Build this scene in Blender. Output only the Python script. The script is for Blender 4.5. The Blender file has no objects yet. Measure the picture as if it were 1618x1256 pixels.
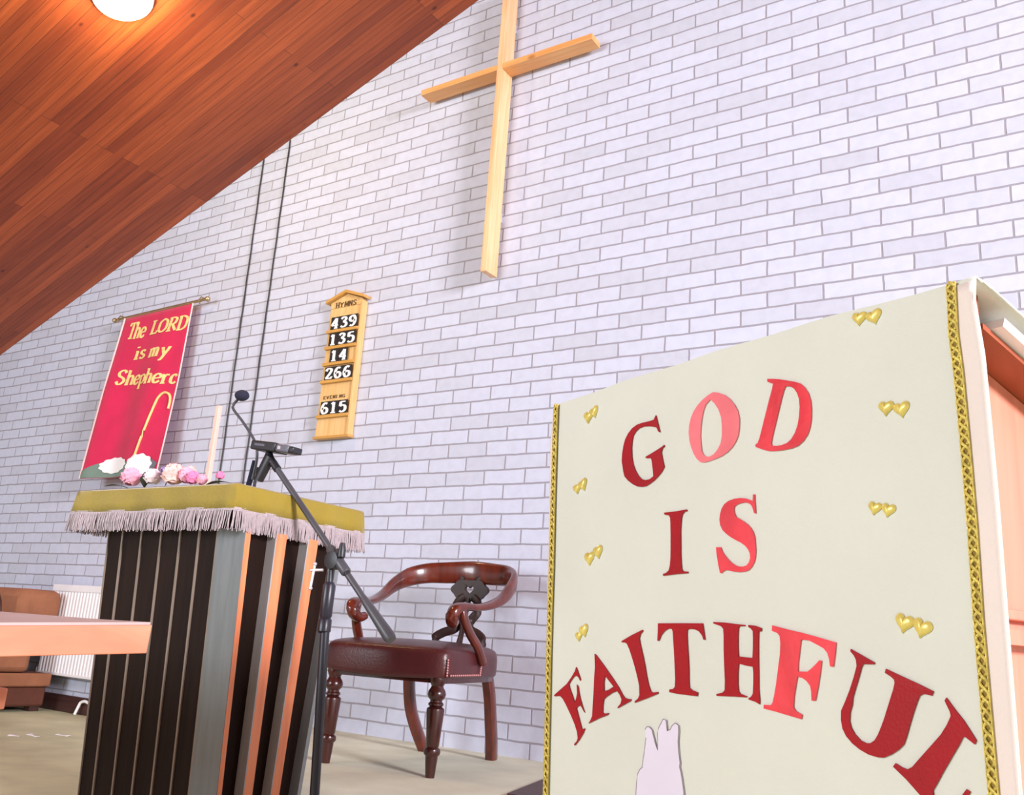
import bpy, bmesh, math, random
from mathutils import Vector, Matrix
random.seed(7)
PI = math.pi
scene = bpy.context.scene

# ---------------------------------------------------------------- camera
ZC = 0.49
cam_d = bpy.data.cameras.new('camera')
cam_d.sensor_width = 36.0
cam_d.lens = 36.0 * 1446.0 / 1618.0
cam_d.clip_start = 0.02
cam = bpy.data.objects.new('camera', cam_d)
scene.collection.objects.link(cam)
_R = Matrix(((0.8390, -0.0840, -0.5377), (0.5399, 0.2514, 0.8033), (0.0677, -0.9642, 0.2563)))
_x = Vector((_R[0][0], _R[1][0], _R[2][0])).normalized()
_z = -Vector((_R[0][2], _R[1][2], _R[2][2])).normalized()
_y = _z.cross(_x).normalized()
_x = _y.cross(_z)
M4 = Matrix((( _x[0], _y[0], _z[0], 0.0), (_x[1], _y[1], _z[1], -3.6), (_x[2], _y[2], _z[2], ZC), (0, 0, 0, 1)))
cam.matrix_world = M4
scene.camera = cam

# ---------------------------------------------------------------- light
def srgb(r, g, b):
    f = lambda c: (c / 255 / 12.92) if c / 255 <= 0.04045 else ((c / 255 + 0.055) / 1.055) ** 2.4
    return (f(r), f(g), f(b), 1.0)

world = bpy.data.worlds.new('hall_daylight')
scene.world = world
world.use_nodes = True
bg = world.node_tree.nodes['Background']
bg.inputs[0].default_value = (0.95, 0.96, 0.98, 1)
bg.inputs[1].default_value = 0.55

def area(name, loc, target, size, size_y, power, col):
    l = bpy.data.lights.new(name, 'AREA')
    l.shape = 'RECTANGLE'; l.size = size; l.size_y = size_y
    l.energy = power; l.color = col
    o = bpy.data.objects.new(name, l)
    scene.collection.objects.link(o)
    o.location = loc
    o.rotation_euler = (Vector(target) - Vector(loc)).to_track_quat('-Z', 'Y').to_euler()
    return o
area('window_light_right', (8.5, -4.4, 3.5), (-2.6, -0.3, 1.7), 2.0, 1.6, 1700, (1.0, 0.93, 0.98))
area('fill_light_hall', (-4.2, -8.6, 2.0), (-1.2, -1.5, 1.0), 3.0, 2.0, 370, (0.86, 0.94, 1.0))  # added fill for the banner front, no window known there

scene.view_settings.view_transform = 'Standard'
scene.view_settings.look = 'None'
scene.view_settings.exposure = 0.0
scene.view_settings.gamma = 1.0
scene.view_settings.use_curve_mapping = False

# ---------------------------------------------------------------- materials
def nt(name):
    m = bpy.data.materials.new(name)
    m.use_nodes = True
    n = m.node_tree.nodes; l = m.node_tree.links
    return m, n, l, n['Principled BSDF']

def mat(name, col, rough=0.5, var=0.12, scale=8.0, bump=0.0, bscale=60.0, stretch=(1, 1, 1), metal=0.0, coat=0.0, spec=0.5, sheen=0.0):
    m, n, l, p = nt(name)
    tc = n.new('ShaderNodeTexCoord'); mp = n.new('ShaderNodeMapping')
    mp.inputs['Scale'].default_value = stretch
    l.new(tc.outputs['Object'], mp.inputs[0])
    ns = n.new('ShaderNodeTexNoise'); ns.inputs['Scale'].default_value = scale; ns.inputs['Detail'].default_value = 4
    l.new(mp.outputs[0], ns.inputs['Vector'])
    rp = n.new('ShaderNodeValToRGB')
    c = col
    rp.color_ramp.elements[0].position = 0.3; rp.color_ramp.elements[1].position = 0.7
    rp.color_ramp.elements[0].color = (c[0] * (1 - var), c[1] * (1 - var), c[2] * (1 - var), 1)
    rp.color_ramp.elements[1].color = (min(1, c[0] * (1 + var)), min(1, c[1] * (1 + var)), min(1, c[2] * (1 + var)), 1)
    l.new(ns.outputs['Fac'], rp.inputs[0]); l.new(rp.outputs[0], p.inputs['Base Color'])
    p.inputs['Roughness'].default_value = rough
    p.inputs['Metallic'].default_value = metal
    p.inputs['Coat Weight'].default_value = coat
    p.inputs['Coat Roughness'].default_value = 0.12
    p.inputs['Specular IOR Level'].default_value = spec
    if sheen:
        p.inputs['Sheen Weight'].default_value = sheen
    if bump:
        n2 = n.new('ShaderNodeTexNoise'); n2.inputs['Scale'].default_value = bscale; n2.inputs['Detail'].default_value = 3
        l.new(mp.outputs[0], n2.inputs['Vector'])
        b = n.new('ShaderNodeBump'); b.inputs['Strength'].default_value = bump; b.inputs['Distance'].default_value = 0.01
        l.new(n2.outputs['Fac'], b.inputs['Height']); l.new(b.outputs[0], p.inputs['Normal'])
    return m

def wood(name, c1, c2, axis=2, rough=0.45, scale=14.0, coat=0.0, knots=False):
    m, n, l, p = nt(name)
    tc = n.new('ShaderNodeTexCoord'); mp = n.new('ShaderNodeMapping')
    s = [1.0, 1.0, 1.0]; s[axis] = 0.06
    mp.inputs['Scale'].default_value = s
    l.new(tc.outputs['Object'], mp.inputs[0])
    ns = n.new('ShaderNodeTexNoise'); ns.inputs['Scale'].default_value = scale * 4; ns.inputs['Detail'].default_value = 6
    ns.inputs['Distortion'].default_value = 0.6
    l.new(mp.outputs[0], ns.inputs['Vector'])
    rp = n.new('ShaderNodeValToRGB')
    rp.color_ramp.elements[0].position = 0.3; rp.color_ramp.elements[1].position = 0.72
    rp.color_ramp.elements[0].color = c1; rp.color_ramp.elements[1].color = c2
    l.new(ns.outputs['Fac'], rp.inputs[0])
    out = rp.outputs[0]
    if knots:
        vo = n.new('ShaderNodeTexVoronoi'); vo.inputs['Scale'].default_value = 5.0
        mk = n.new('ShaderNodeMapping'); k = [1.0, 1.0, 1.0]; k[axis] = 0.55
        mk.inputs['Scale'].default_value = k
        l.new(tc.outputs['Object'], mk.inputs[0]); l.new(mk.outputs[0], vo.inputs['Vector'])
        kr = n.new('ShaderNodeValToRGB')
        kr.color_ramp.elements[0].position = 0.03; kr.color_ramp.elements[0].color = (1, 1, 1, 1)
        kr.color_ramp.elements[1].position = 0.10; kr.color_ramp.elements[1].color = (0, 0, 0, 1)
        l.new(vo.outputs['Distance'], kr.inputs[0])
        mx = n.new('ShaderNodeMixRGB'); mx.inputs[2].default_value = (c1[0] * 0.45, c1[1] * 0.35, c1[2] * 0.3, 1)
        l.new(kr.outputs[0], mx.inputs[0]); l.new(out, mx.inputs[1]); out = mx.outputs[0]
    l.new(out, p.inputs['Base Color'])
    p.inputs['Roughness'].default_value = rough
    p.inputs['Coat Weight'].default_value = coat; p.inputs['Coat Roughness'].default_value = 0.1
    b = n.new('ShaderNodeBump'); b.inputs['Strength'].default_value = 0.12; b.inputs['Distance'].default_value = 0.004
    l.new(ns.outputs['Fac'], b.inputs['Height']); l.new(b.outputs[0], p.inputs['Normal'])
    return m

def brick_material():
    m, n, l, p = nt('white_brick')
    tc = n.new('ShaderNodeTexCoord')
    sx = n.new('ShaderNodeSeparateXYZ'); l.new(tc.outputs['Object'], sx.inputs[0])
    nz = n.new('ShaderNodeTexNoise'); nz.inputs['Scale'].default_value = 9; nz.inputs['Detail'].default_value = 4
    l.new(tc.outputs['Object'], nz.inputs['Vector'])
    def math_(op, a, b):
        k = n.new('ShaderNodeMath'); k.operation = op
        for i, v in enumerate((a, b)):
            if isinstance(v, (int, float)): k.inputs[i].default_value = v
            else: l.new(v, k.inputs[i])
        return k.outputs[0]
    wob = math_('MULTIPLY', math_('SUBTRACT', nz.outputs['Fac'], 0.5), 0.010)
    X = math_('ADD', math_('ADD', sx.outputs['X'], 3.122 + 0.1163 + 0.2326 * 100), wob)
    Z = math_('ADD', math_('ADD', sx.outputs['Z'], -0.995 + 0.0714 * 100), wob)
    cb = n.new('ShaderNodeCombineXYZ'); l.new(X, cb.inputs[0]); l.new(Z, cb.inputs[1])
    br = n.new('ShaderNodeTexBrick')
    br.inputs['Scale'].default_value = 1.0
    br.inputs['Brick Width'].default_value = 0.2326
    br.inputs['Row Height'].default_value = 0.0714
    br.inputs['Mortar Size'].default_value = 0.0052
    br.inputs['Mortar Smooth'].default_value = 0.5
    br.inputs['Bias'].default_value = -0.35
    br.inputs['Color1'].default_value = BRICK_A
    br.inputs['Color2'].default_value = BRICK_B
    br.inputs['Mortar'].default_value = MORTAR
    l.new(cb.outputs[0], br.inputs['Vector'])
    # broad blotches of wear on the painted faces
    n2 = n.new('ShaderNodeTexNoise'); n2.inputs['Scale'].default_value = 22; n2.inputs['Detail'].default_value = 5
    l.new(tc.outputs['Object'], n2.inputs['Vector'])
    rp = n.new('ShaderNodeValToRGB')
    rp.color_ramp.elements[0].position = 0.25; rp.color_ramp.elements[0].color = (0.92, 0.92, 0.92, 1)
    rp.color_ramp.elements[1].position = 0.6; rp.color_ramp.elements[1].color = (1, 1, 1, 1)
    l.new(n2.outputs['Fac'], rp.inputs[0])
    mx = n.new('ShaderNodeMixRGB'); mx.blend_type = 'MULTIPLY'; mx.inputs[0].default_value = 1
    l.new(br.outputs['Color'], mx.inputs[1]); l.new(rp.outputs[0], mx.inputs[2])
    l.new(mx.outputs[0], p.inputs['Base Color'])
    p.inputs['Roughness'].default_value = 0.75
    n3 = n.new('ShaderNodeTexNoise'); n3.inputs['Scale'].default_value = 70; n3.inputs['Detail'].default_value = 4
    l.new(tc.outputs['Object'], n3.inputs['Vector'])
    hgt = math_('ADD', math_('MULTIPLY', br.outputs['Fac'], -1.0), math_('MULTIPLY', n3.outputs['Fac'], 0.25))
    b = n.new('ShaderNodeBump'); b.inputs['Strength'].default_value = 0.45; b.inputs['Distance'].default_value = 0.006
    l.new(hgt, b.inputs['Height']); l.new(b.outputs[0], p.inputs['Normal'])
    return m

def plank_material():
    m, n, l, p = nt('ceiling_planks')
    tc = n.new('ShaderNodeTexCoord')
    mp = n.new('ShaderNodeMapping')
    l.new(tc.outputs['Object'], mp.inputs[0])
    br = n.new('ShaderNodeTexBrick')
    br.inputs['Scale'].default_value = 1.0
    br.inputs['Brick Width'].default_value = 2.1
    br.inputs['Row Height'].default_value = 0.060
    br.inputs['Mortar Size'].default_value = 0.0013
    br.inputs['Mortar Smooth'].default_value = 0.3
    br.offset = 0.37; br.offset_frequency = 3
    br.inputs['Color1'].default_value = PLANK_A
    br.inputs['Color2'].default_value = PLANK_B
    br.inputs['Mortar'].default_value = (PLANK_B[0] * 0.3, PLANK_B[1] * 0.3, PLANK_B[2] * 0.3, 1)
    l.new(mp.outputs[0], br.inputs['Vector'])
    m2 = n.new('ShaderNodeMapping'); m2.inputs['Scale'].default_value = (0.05, 1, 1)
    l.new(tc.outputs['Object'], m2.inputs[0])
    ns = n.new('ShaderNodeTexNoise'); ns.inputs['Scale'].default_value = 45; ns.inputs['Detail'].default_value = 6; ns.inputs['Distortion'].default_value = 0.5
    l.new(m2.outputs[0], ns.inputs['Vector'])
    rp = n.new('ShaderNodeValToRGB')
    rp.color_ramp.elements[0].position = 0.3; rp.color_ramp.elements[0].color = (0.72, 0.66, 0.6, 1)
    rp.color_ramp.elements[1].position = 0.7; rp.color_ramp.elements[1].color = (1.12, 1.12, 1.12, 1)
    l.new(ns.outputs['Fac'], rp.inputs[0])
    mx = n.new('ShaderNodeMixRGB'); mx.blend_type = 'MULTIPLY'; mx.inputs[0].default_value = 1
    l.new(br.outputs['Color'], mx.inputs[1]); l.new(rp.outputs[0], mx.inputs[2])
    vo = n.new('ShaderNodeTexVoronoi'); vo.inputs['Scale'].default_value = 5.5
    m3 = n.new('ShaderNodeMapping'); m3.inputs['Scale'].default_value = (0.6, 1, 1)
    l.new(tc.outputs['Object'], m3.inputs[0]); l.new(m3.outputs[0], vo.inputs['Vector'])
    kr = n.new('ShaderNodeValToRGB')
    kr.color_ramp.elements[0].position = 0.03; kr.color_ramp.elements[0].color = (0.35, 0.3, 0.28, 1)
    kr.color_ramp.elements[1].position = 0.075; kr.color_ramp.elements[1].color = (1, 1, 1, 1)
    l.new(vo.outputs['Distance'], kr.inputs[0])
    my = n.new('ShaderNodeMixRGB'); my.blend_type = 'MULTIPLY'; my.inputs[0].default_value = 1
    l.new(mx.outputs[0], my.inputs[1]); l.new(kr.outputs[0], my.inputs[2])
    l.new(my.outputs[0], p.inputs['Base Color'])
    p.inputs['Roughness'].default_value = 0.5
    b = n.new('ShaderNodeBump'); b.inputs['Strength'].default_value = 0.5; b.inputs['Distance'].default_value = 0.004
    iv = n.new('ShaderNodeMath'); iv.operation = 'MULTIPLY'; iv.inputs[1].default_value = -1
    l.new(br.outputs['Fac'], iv.inputs[0]); l.new(iv.outputs[0], b.inputs['Height']); l.new(b.outputs[0], p.inputs['Normal'])
    return m

BRICK_A = srgb(204, 209, 229); BRICK_B = srgb(190, 193, 208); MORTAR = srgb(157, 154, 166)
PLANK_A = srgb(172, 84, 42); PLANK_B = srgb(132, 58, 30)
M = {}
M['brick'] = brick_material()
M['planks'] = plank_material()
M['carpet'] = mat('dais_carpet', srgb(214, 217, 196), 0.95, 0.10, 5, 0.25, 300)
M['hall_carpet'] = mat('hall_carpet', srgb(200, 200, 166), 0.95, 0.14, 4, 0.25, 300)
M['nosing'] = wood('dais_edge_wood', srgb(80, 48, 30), srgb(110, 68, 44), 0)
M['skirting'] = wood('dark_skirting', srgb(58, 34, 32), srgb(78, 48, 44), 0)
M['cross_wood'] = wood('pine_cross', srgb(230, 176, 124), srgb(244, 204, 160), 2, 0.4, 12, 0.15, True)
M['cross_wood_h'] = wood('pine_cross_beam', srgb(220, 152, 88), srgb(236, 180, 116), 0, 0.4, 12, 0.15, True)
M['board_wood'] = wood('hymn_board_wood', srgb(224, 176, 110), srgb(238, 200, 142), 2, 0.45)
M['board_rail'] = wood('hymn_board_rail', srgb(198, 146, 70), srgb(214, 166, 90), 0, 0.45)
M['black_card'] = mat('black_card', srgb(26, 24, 28), 0.6, 0.1)
M['white_print'] = mat('white_print', srgb(246, 246, 246), 0.5, 0.03)
M['dark_ink'] = mat('dark_ink', srgb(92, 66, 34), 0.6, 0.1)
M['cable'] = mat('black_cable', srgb(34, 32, 34), 0.5, 0.2, 30)
M['crimson'] = mat('crimson_cloth', srgb(206, 16, 78), 0.75, 0.10, 6, 0.15, 200, sheen=0.15)
M['gold_cloth'] = mat('gold_cloth', srgb(242, 218, 146), 0.5, 0.15, 40)
M['pink_piping'] = mat('pale_piping', srgb(236, 200, 200), 0.7, 0.06)
M['sheep'] = mat('white_felt', srgb(244, 244, 248), 0.9, 0.04)
M['felt_green'] = mat('grey_green_felt', srgb(118, 140, 130), 0.9, 0.1)
M['felt_grey'] = mat('grey_felt', srgb(110, 112, 122), 0.9, 0.1)
M['brass'] = mat('brass_rod', srgb(190, 170, 130), 0.3, 0.1, metal=0.8)
M['pulpit_dark'] = wood('pulpit_dark_board', srgb(26, 14, 10), srgb(38, 22, 15), 2, 0.6)
M['pulpit_dark'].node_tree.nodes['Principled BSDF'].inputs['Specular IOR Level'].default_value = 0.15
M['pulpit_sheen'] = wood('pulpit_grey_sheen', srgb(112, 118, 120), srgb(126, 130, 132), 2, 0.4)  # grey stands for light reflected off the dark wood
M['fin_sheen'] = wood('grey_fin_sheen', srgb(160, 162, 164), srgb(176, 176, 176), 2, 0.4)  # daylight on the front-facing edges put into the colour
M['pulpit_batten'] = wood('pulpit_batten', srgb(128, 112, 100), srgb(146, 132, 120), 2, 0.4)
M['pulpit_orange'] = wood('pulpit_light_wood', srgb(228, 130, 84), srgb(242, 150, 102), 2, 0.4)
M['velvet'] = mat('olive_gold_velvet', srgb(150, 130, 38), 0.85, 0.12, 7, 0.2, 160, sheen=0.3)
M['fringe'] = mat('lilac_grey_fringe', srgb(178, 166, 170), 0.8, 0.14, 120)
M['foam'] = mat('black_foam', srgb(40, 42, 62), 0.9, 0.1, 60, 0.4, 400)
M['black_plastic'] = mat('black_plastic', srgb(36, 36, 42), 0.4, 0.1)
M['stand_metal'] = mat('dark_grey_tube', srgb(74, 74, 80), 0.4, 0.08)
M['pole_metal'] = mat('black_pole', srgb(34, 32, 44), 0.35, 0.1)
M['steel'] = mat('bright_steel', srgb(226, 222, 228), 0.3, 0.05, metal=0.6)
M['rec_grey'] = mat('recorder_grey', srgb(98, 98, 112), 0.4, 0.1)
M['mahogany'] = wood('polished_mahogany', srgb(70, 24, 16), srgb(106, 38, 22), 2, 0.28, 8, 0.5)
M['dark_mahogany'] = wood('dark_mahogany', srgb(46, 15, 13), srgb(68, 24, 19), 2, 0.3, 8, 0.4)
M['splat_wood'] = wood('carved_splat_wood', srgb(34, 15, 13), srgb(50, 22, 18), 2, 0.5, 8, 0.0)
M['leather'] = mat('oxblood_leather', srgb(74, 31, 33), 0.34, 0.16, 10, 0.12, 120, spec=0.5)
M['nail'] = mat('pale_brass_nail', srgb(200, 140, 140), 0.35, 0.1, metal=0.3)
M['table_wood'] = wood('table_wood', srgb(204, 122, 90), srgb(218, 140, 108), 1, 0.45, 6)
M['table_top'] = mat('mauve_table_top', srgb(186, 162, 160), 0.55, 0.06, 6)
M['brown_suede'] = mat('brown_suede', srgb(150, 98, 70), 0.9, 0.16, 8, 0.15, 90)
M['brown_dark'] = mat('dark_brown_suede', srgb(104, 60, 46), 0.9, 0.16, 8, 0.15, 90)
M['radiator'] = mat('white_enamel', srgb(238, 236, 240), 0.35, 0.03)
M['paper'] = mat('white_paper', srgb(246, 244, 246), 0.8, 0.03)
M['banner'] = mat('cream_cloth', srgb(217, 218, 208), 0.85, 0.03, 5, 0.10, 500)
M['banner_hem'] = mat('cream_hem', srgb(234, 220, 214), 0.85, 0.03, 5, 0.10, 500)
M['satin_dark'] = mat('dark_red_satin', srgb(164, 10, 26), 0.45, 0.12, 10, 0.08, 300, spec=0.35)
M['satin_lit'] = mat('lit_red_satin', srgb(240, 60, 74), 0.33, 0.25, 14, 0.25, 30, spec=0.8)  # the red satin with reflected light put into its base colour
M['satin_sheen'] = mat('sheen_red_satin', srgb(250, 122, 132), 0.36, 0.14, 12, 0.2, 30, spec=0.8)  # same red satin, a stronger reflection painted in
M['white_applique'] = mat('lilac_white_felt', srgb(226, 218, 236), 0.9, 0.03)
M['stitch'] = mat('grey_stitching', srgb(150, 132, 140), 0.8, 0.1)
M['gold_heart'] = mat('gold_satin_heart', srgb(226, 206, 112), 0.3, 0.12, 40, 0.1, 60, metal=0.2)
M['gold_braid'] = mat('gold_braid', srgb(214, 192, 94), 0.35, 0.25, 160, 0.3, 400, metal=0.25)
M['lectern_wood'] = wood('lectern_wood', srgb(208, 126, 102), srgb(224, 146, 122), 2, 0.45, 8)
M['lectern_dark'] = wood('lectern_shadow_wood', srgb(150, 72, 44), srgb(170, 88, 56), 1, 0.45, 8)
M['pale_post'] = wood('pale_pink_wood', srgb(232, 200, 186), srgb(242, 214, 202), 2)
M['braid_back'] = mat('braid_backing', srgb(140, 112, 40), 0.7, 0.2, 80)
M['petal_pink'] = mat('pink_petal', srgb(244, 176, 200), 0.7, 0.14, 30)
M['petal_white'] = mat('white_petal', srgb(246, 232, 240), 0.7, 0.06, 30)
M['petal_peach'] = mat('peach_petal', srgb(250, 206, 200), 0.7, 0.12, 30)
M['petal_rose'] = mat('rose_petal', srgb(240, 140, 190), 0.7, 0.12, 30)
M['petal_lilac'] = mat('lilac_petal', srgb(176, 150, 206), 0.7, 0.12, 30)
M['leaf'] = mat('dark_leaf', srgb(74, 78, 70), 0.6, 0.2, 30)
M['lamp_metal'] = mat('lamp_rim', srgb(240, 236, 226), 0.4, 0.03)
def emis(name, col, s):
    m, n, l, p = nt(name)
    p.inputs['Base Color'].default_value = col
    p.inputs['Emission Color'].default_value = col
    p.inputs['Emission Strength'].default_value = s
    return m
M['lamp_glass'] = emis('lit_opal_glass', (1.0, 0.93, 0.72, 1), 14)

# ---------------------------------------------------------------- helpers
class MB:
    def __init__(s): s.v = []; s.f = []
    def add(s, vs, fs):
        o = len(s.v); s.v += [Vector(p) for p in vs]; s.f += [tuple(i + o for i in q) for q in fs]; return s
    def box(s, lo, hi):
        x0, y0, z0 = lo; x1, y1, z1 = hi
        return s.add([(x0,y0,z0),(x1,y0,z0),(x1,y1,z0),(x0,y1,z0),(x0,y0,z1),(x1,y0,z1),(x1,y1,z1),(x0,y1,z1)],
                     [(0,3,2,1),(4,5,6,7),(0,1,5,4),(1,2,6,5),(2,3,7,6),(3,0,4,7)])
    def hexa(s, b, t):                       # bottom quad, top quad (same winding)
        return s.add(list(b) + list(t), [(3,2,1,0),(4,5,6,7),(0,1,5,4),(1,2,6,5),(2,3,7,6),(3,0,4,7)])
    def prism(s, poly, axis, a, b):          # 2-D polygon extruded along an axis
        n = len(poly)
        def P(p, t):
            q = list(p); q.insert(axis, t); return q
        return s.add([P(p, a) for p in poly] + [P(p, b) for p in poly],
                     [tuple(range(n))[::-1], tuple(range(n, 2*n))] + [(i, (i+1) % n, (i+1) % n + n, i + n) for i in range(n)])
    def sweep(s, path, wh, n=12, up=(0, 0, 1), sq=1.0):   # elliptical section, (half width, half height) per point
        path = [Vector(p) for p in path]; up = Vector(up); rings = []
        for i, p in enumerate(path):
            t = (path[min(i+1, len(path)-1)] - path[max(i-1, 0)]).normalized()
            u = up if abs(t.dot(up)) < 0.98 else Vector((1, 0.01, 0))
            sd = t.cross(u).normalized(); vv = sd.cross(t).normalized()
            w, h = wh[i] if isinstance(wh, list) else wh
            ring = []
            for k in range(n):
                a = 2 * PI * k / n; c, d = math.cos(a), math.sin(a)
                c = math.copysign(abs(c) ** sq, c); d = math.copysign(abs(d) ** sq, d)
                ring.append(p + sd * (w * c) + vv * (h * d))
            rings.append(ring)
        vs = [q for r in rings for q in r]; m = len(path); fs = []
        for i in range(m - 1):
            for k in range(n):
                fs.append((i*n+k, i*n+(k+1) % n, (i+1)*n+(k+1) % n, (i+1)*n+k))
        fs.append(tuple(range(n))[::-1]); fs.append(tuple(range((m-1)*n, m*n)))
        return s.add(vs, fs)
    def tube(s, path, r, n=10):
        return s.sweep(path, [(x, x) for x in r] if isinstance(r, list) else (r, r), n)
    def lathe(s, prof, c=(0, 0, 0), n=20):   # (radius, z)
        vs = []; fs = []; m = len(prof)
        for r, z in prof:
            for k in range(n):
                a = 2 * PI * k / n
                vs.append((c[0] + r * math.cos(a), c[1] + r * math.sin(a), c[2] + z))
        for i in range(m - 1):
            for k in range(n):
                fs.append((i*n+k, i*n+(k+1) % n, (i+1)*n+(k+1) % n, (i+1)*n+k))
        fs.append(tuple(range(n))[::-1]); fs.append(tuple(range((m-1)*n, m*n)))
        return s.add(vs, fs)
    def ball(s, c, r, n=14, sc=(1, 1, 1)):
        pr = [(max(1e-4, math.sin(PI * i / 9)), -math.cos(PI * i / 9)) for i in range(10)]
        o = len(s.v); s.lathe(pr, (0, 0, 0), n)
        for i in range(o, len(s.v)):
            q = s.v[i]; s.v[i] = Vector((c[0] + q[0]*r*sc[0], c[1] + q[1]*r*sc[1], c[2] + q[2]*r*sc[2]))
        return s
    def grid(s, fn, nu, nv):
        vs = [fn(i / nu, j / nv) for j in range(nv + 1) for i in range(nu + 1)]
        fs = [(j*(nu+1)+i, j*(nu+1)+i+1, (j+1)*(nu+1)+i+1, (j+1)*(nu+1)+i) for j in range(nv) for i in range(nu)]
        return s.add(vs, fs)
    def xf(s, fn): s.v = [Vector(fn(p)) for p in s.v]; return s

def link(name, me, m, parent=None, smooth=None, bevel=0, solid=0, sub=0):
    if m: me.materials.append(m)
    o = bpy.data.objects.new(name, me)
    scene.collection.objects.link(o)
    if parent: o.parent = parent
    if smooth:
        for q in me.polygons: q.use_smooth = True
        me.set_sharp_from_angle(angle=math.radians(smooth))
    if solid:
        k = o.modifiers.new('solid', 'SOLIDIFY'); k.thickness = solid; k.offset = 0
    if bevel:
        k = o.modifiers.new('bevel', 'BEVEL'); k.width = bevel; k.segments = 2; k.limit_method = 'ANGLE'
    if sub:
        k = o.modifiers.new('sub', 'SUBSURF'); k.levels = sub; k.render_levels = sub
    return o

def build(name, mb, m, parent=None, smooth=None, bevel=0, solid=0, sub=0, origin=None):
    me = bpy.data.meshes.new(name)
    off = Vector(parent['base']) if parent and 'base' in parent else Vector((0, 0, 0))
    if origin: off = Vector(origin)
    me.from_pydata([tuple(p - off) for p in mb.v], [], mb.f)
    bm = bmesh.new(); bm.from_mesh(me); bmesh.ops.recalc_face_normals(bm, faces=bm.faces); bm.to_mesh(me); bm.free()
    o = link(name, me, m, parent, smooth, bevel, solid, sub)
    if origin: o.location = origin
    return o

def tag(o, label, cat=None, group=None, kind=None):
    if label: o['label'] = label
    if cat: o['category'] = cat
    if group: o['group'] = group
    if kind: o['kind'] = kind
    return o

BASES = []
def thing(name, base, label, cat, group=None):   # Empty at the base; parts are given in world coordinates
    o = bpy.data.objects.new(name, None); o.empty_display_size = 0.05
    scene.collection.objects.link(o); o.location = base; o['base'] = list(base)
    BASES.append(o)
    return tag(o, label, cat, group)
def sub(o, parent):                              # a sub-part: same frame as its parent part
    o.parent = parent; return o
def subbuild(name, mb, m, part, **k):            # part hangs in its thing's frame at the origin
    b = Vector(part.parent['base'])
    mb.xf(lambda p: p - b)
    return build(name, mb, m, part, **k)
def struct(o): o['kind'] = 'structure'; return o

def smooth_path(pts, k=6):                       # Catmull-Rom
    pts = [Vector(p) for p in pts]; out = []
    for i in range(len(pts) - 1):
        p0 = pts[max(i-1, 0)]; p1 = pts[i]; p2 = pts[i+1]; p3 = pts[min(i+2, len(pts)-1)]
        for j in range(k):
            t = j / k
            out.append(0.5 * ((2*p1) + (p2-p0)*t + (2*p0-5*p1+4*p2-p3)*t*t + (3*p1-p0-3*p2+p3)*t**3))
    out.append(pts[-1]); return out

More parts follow.
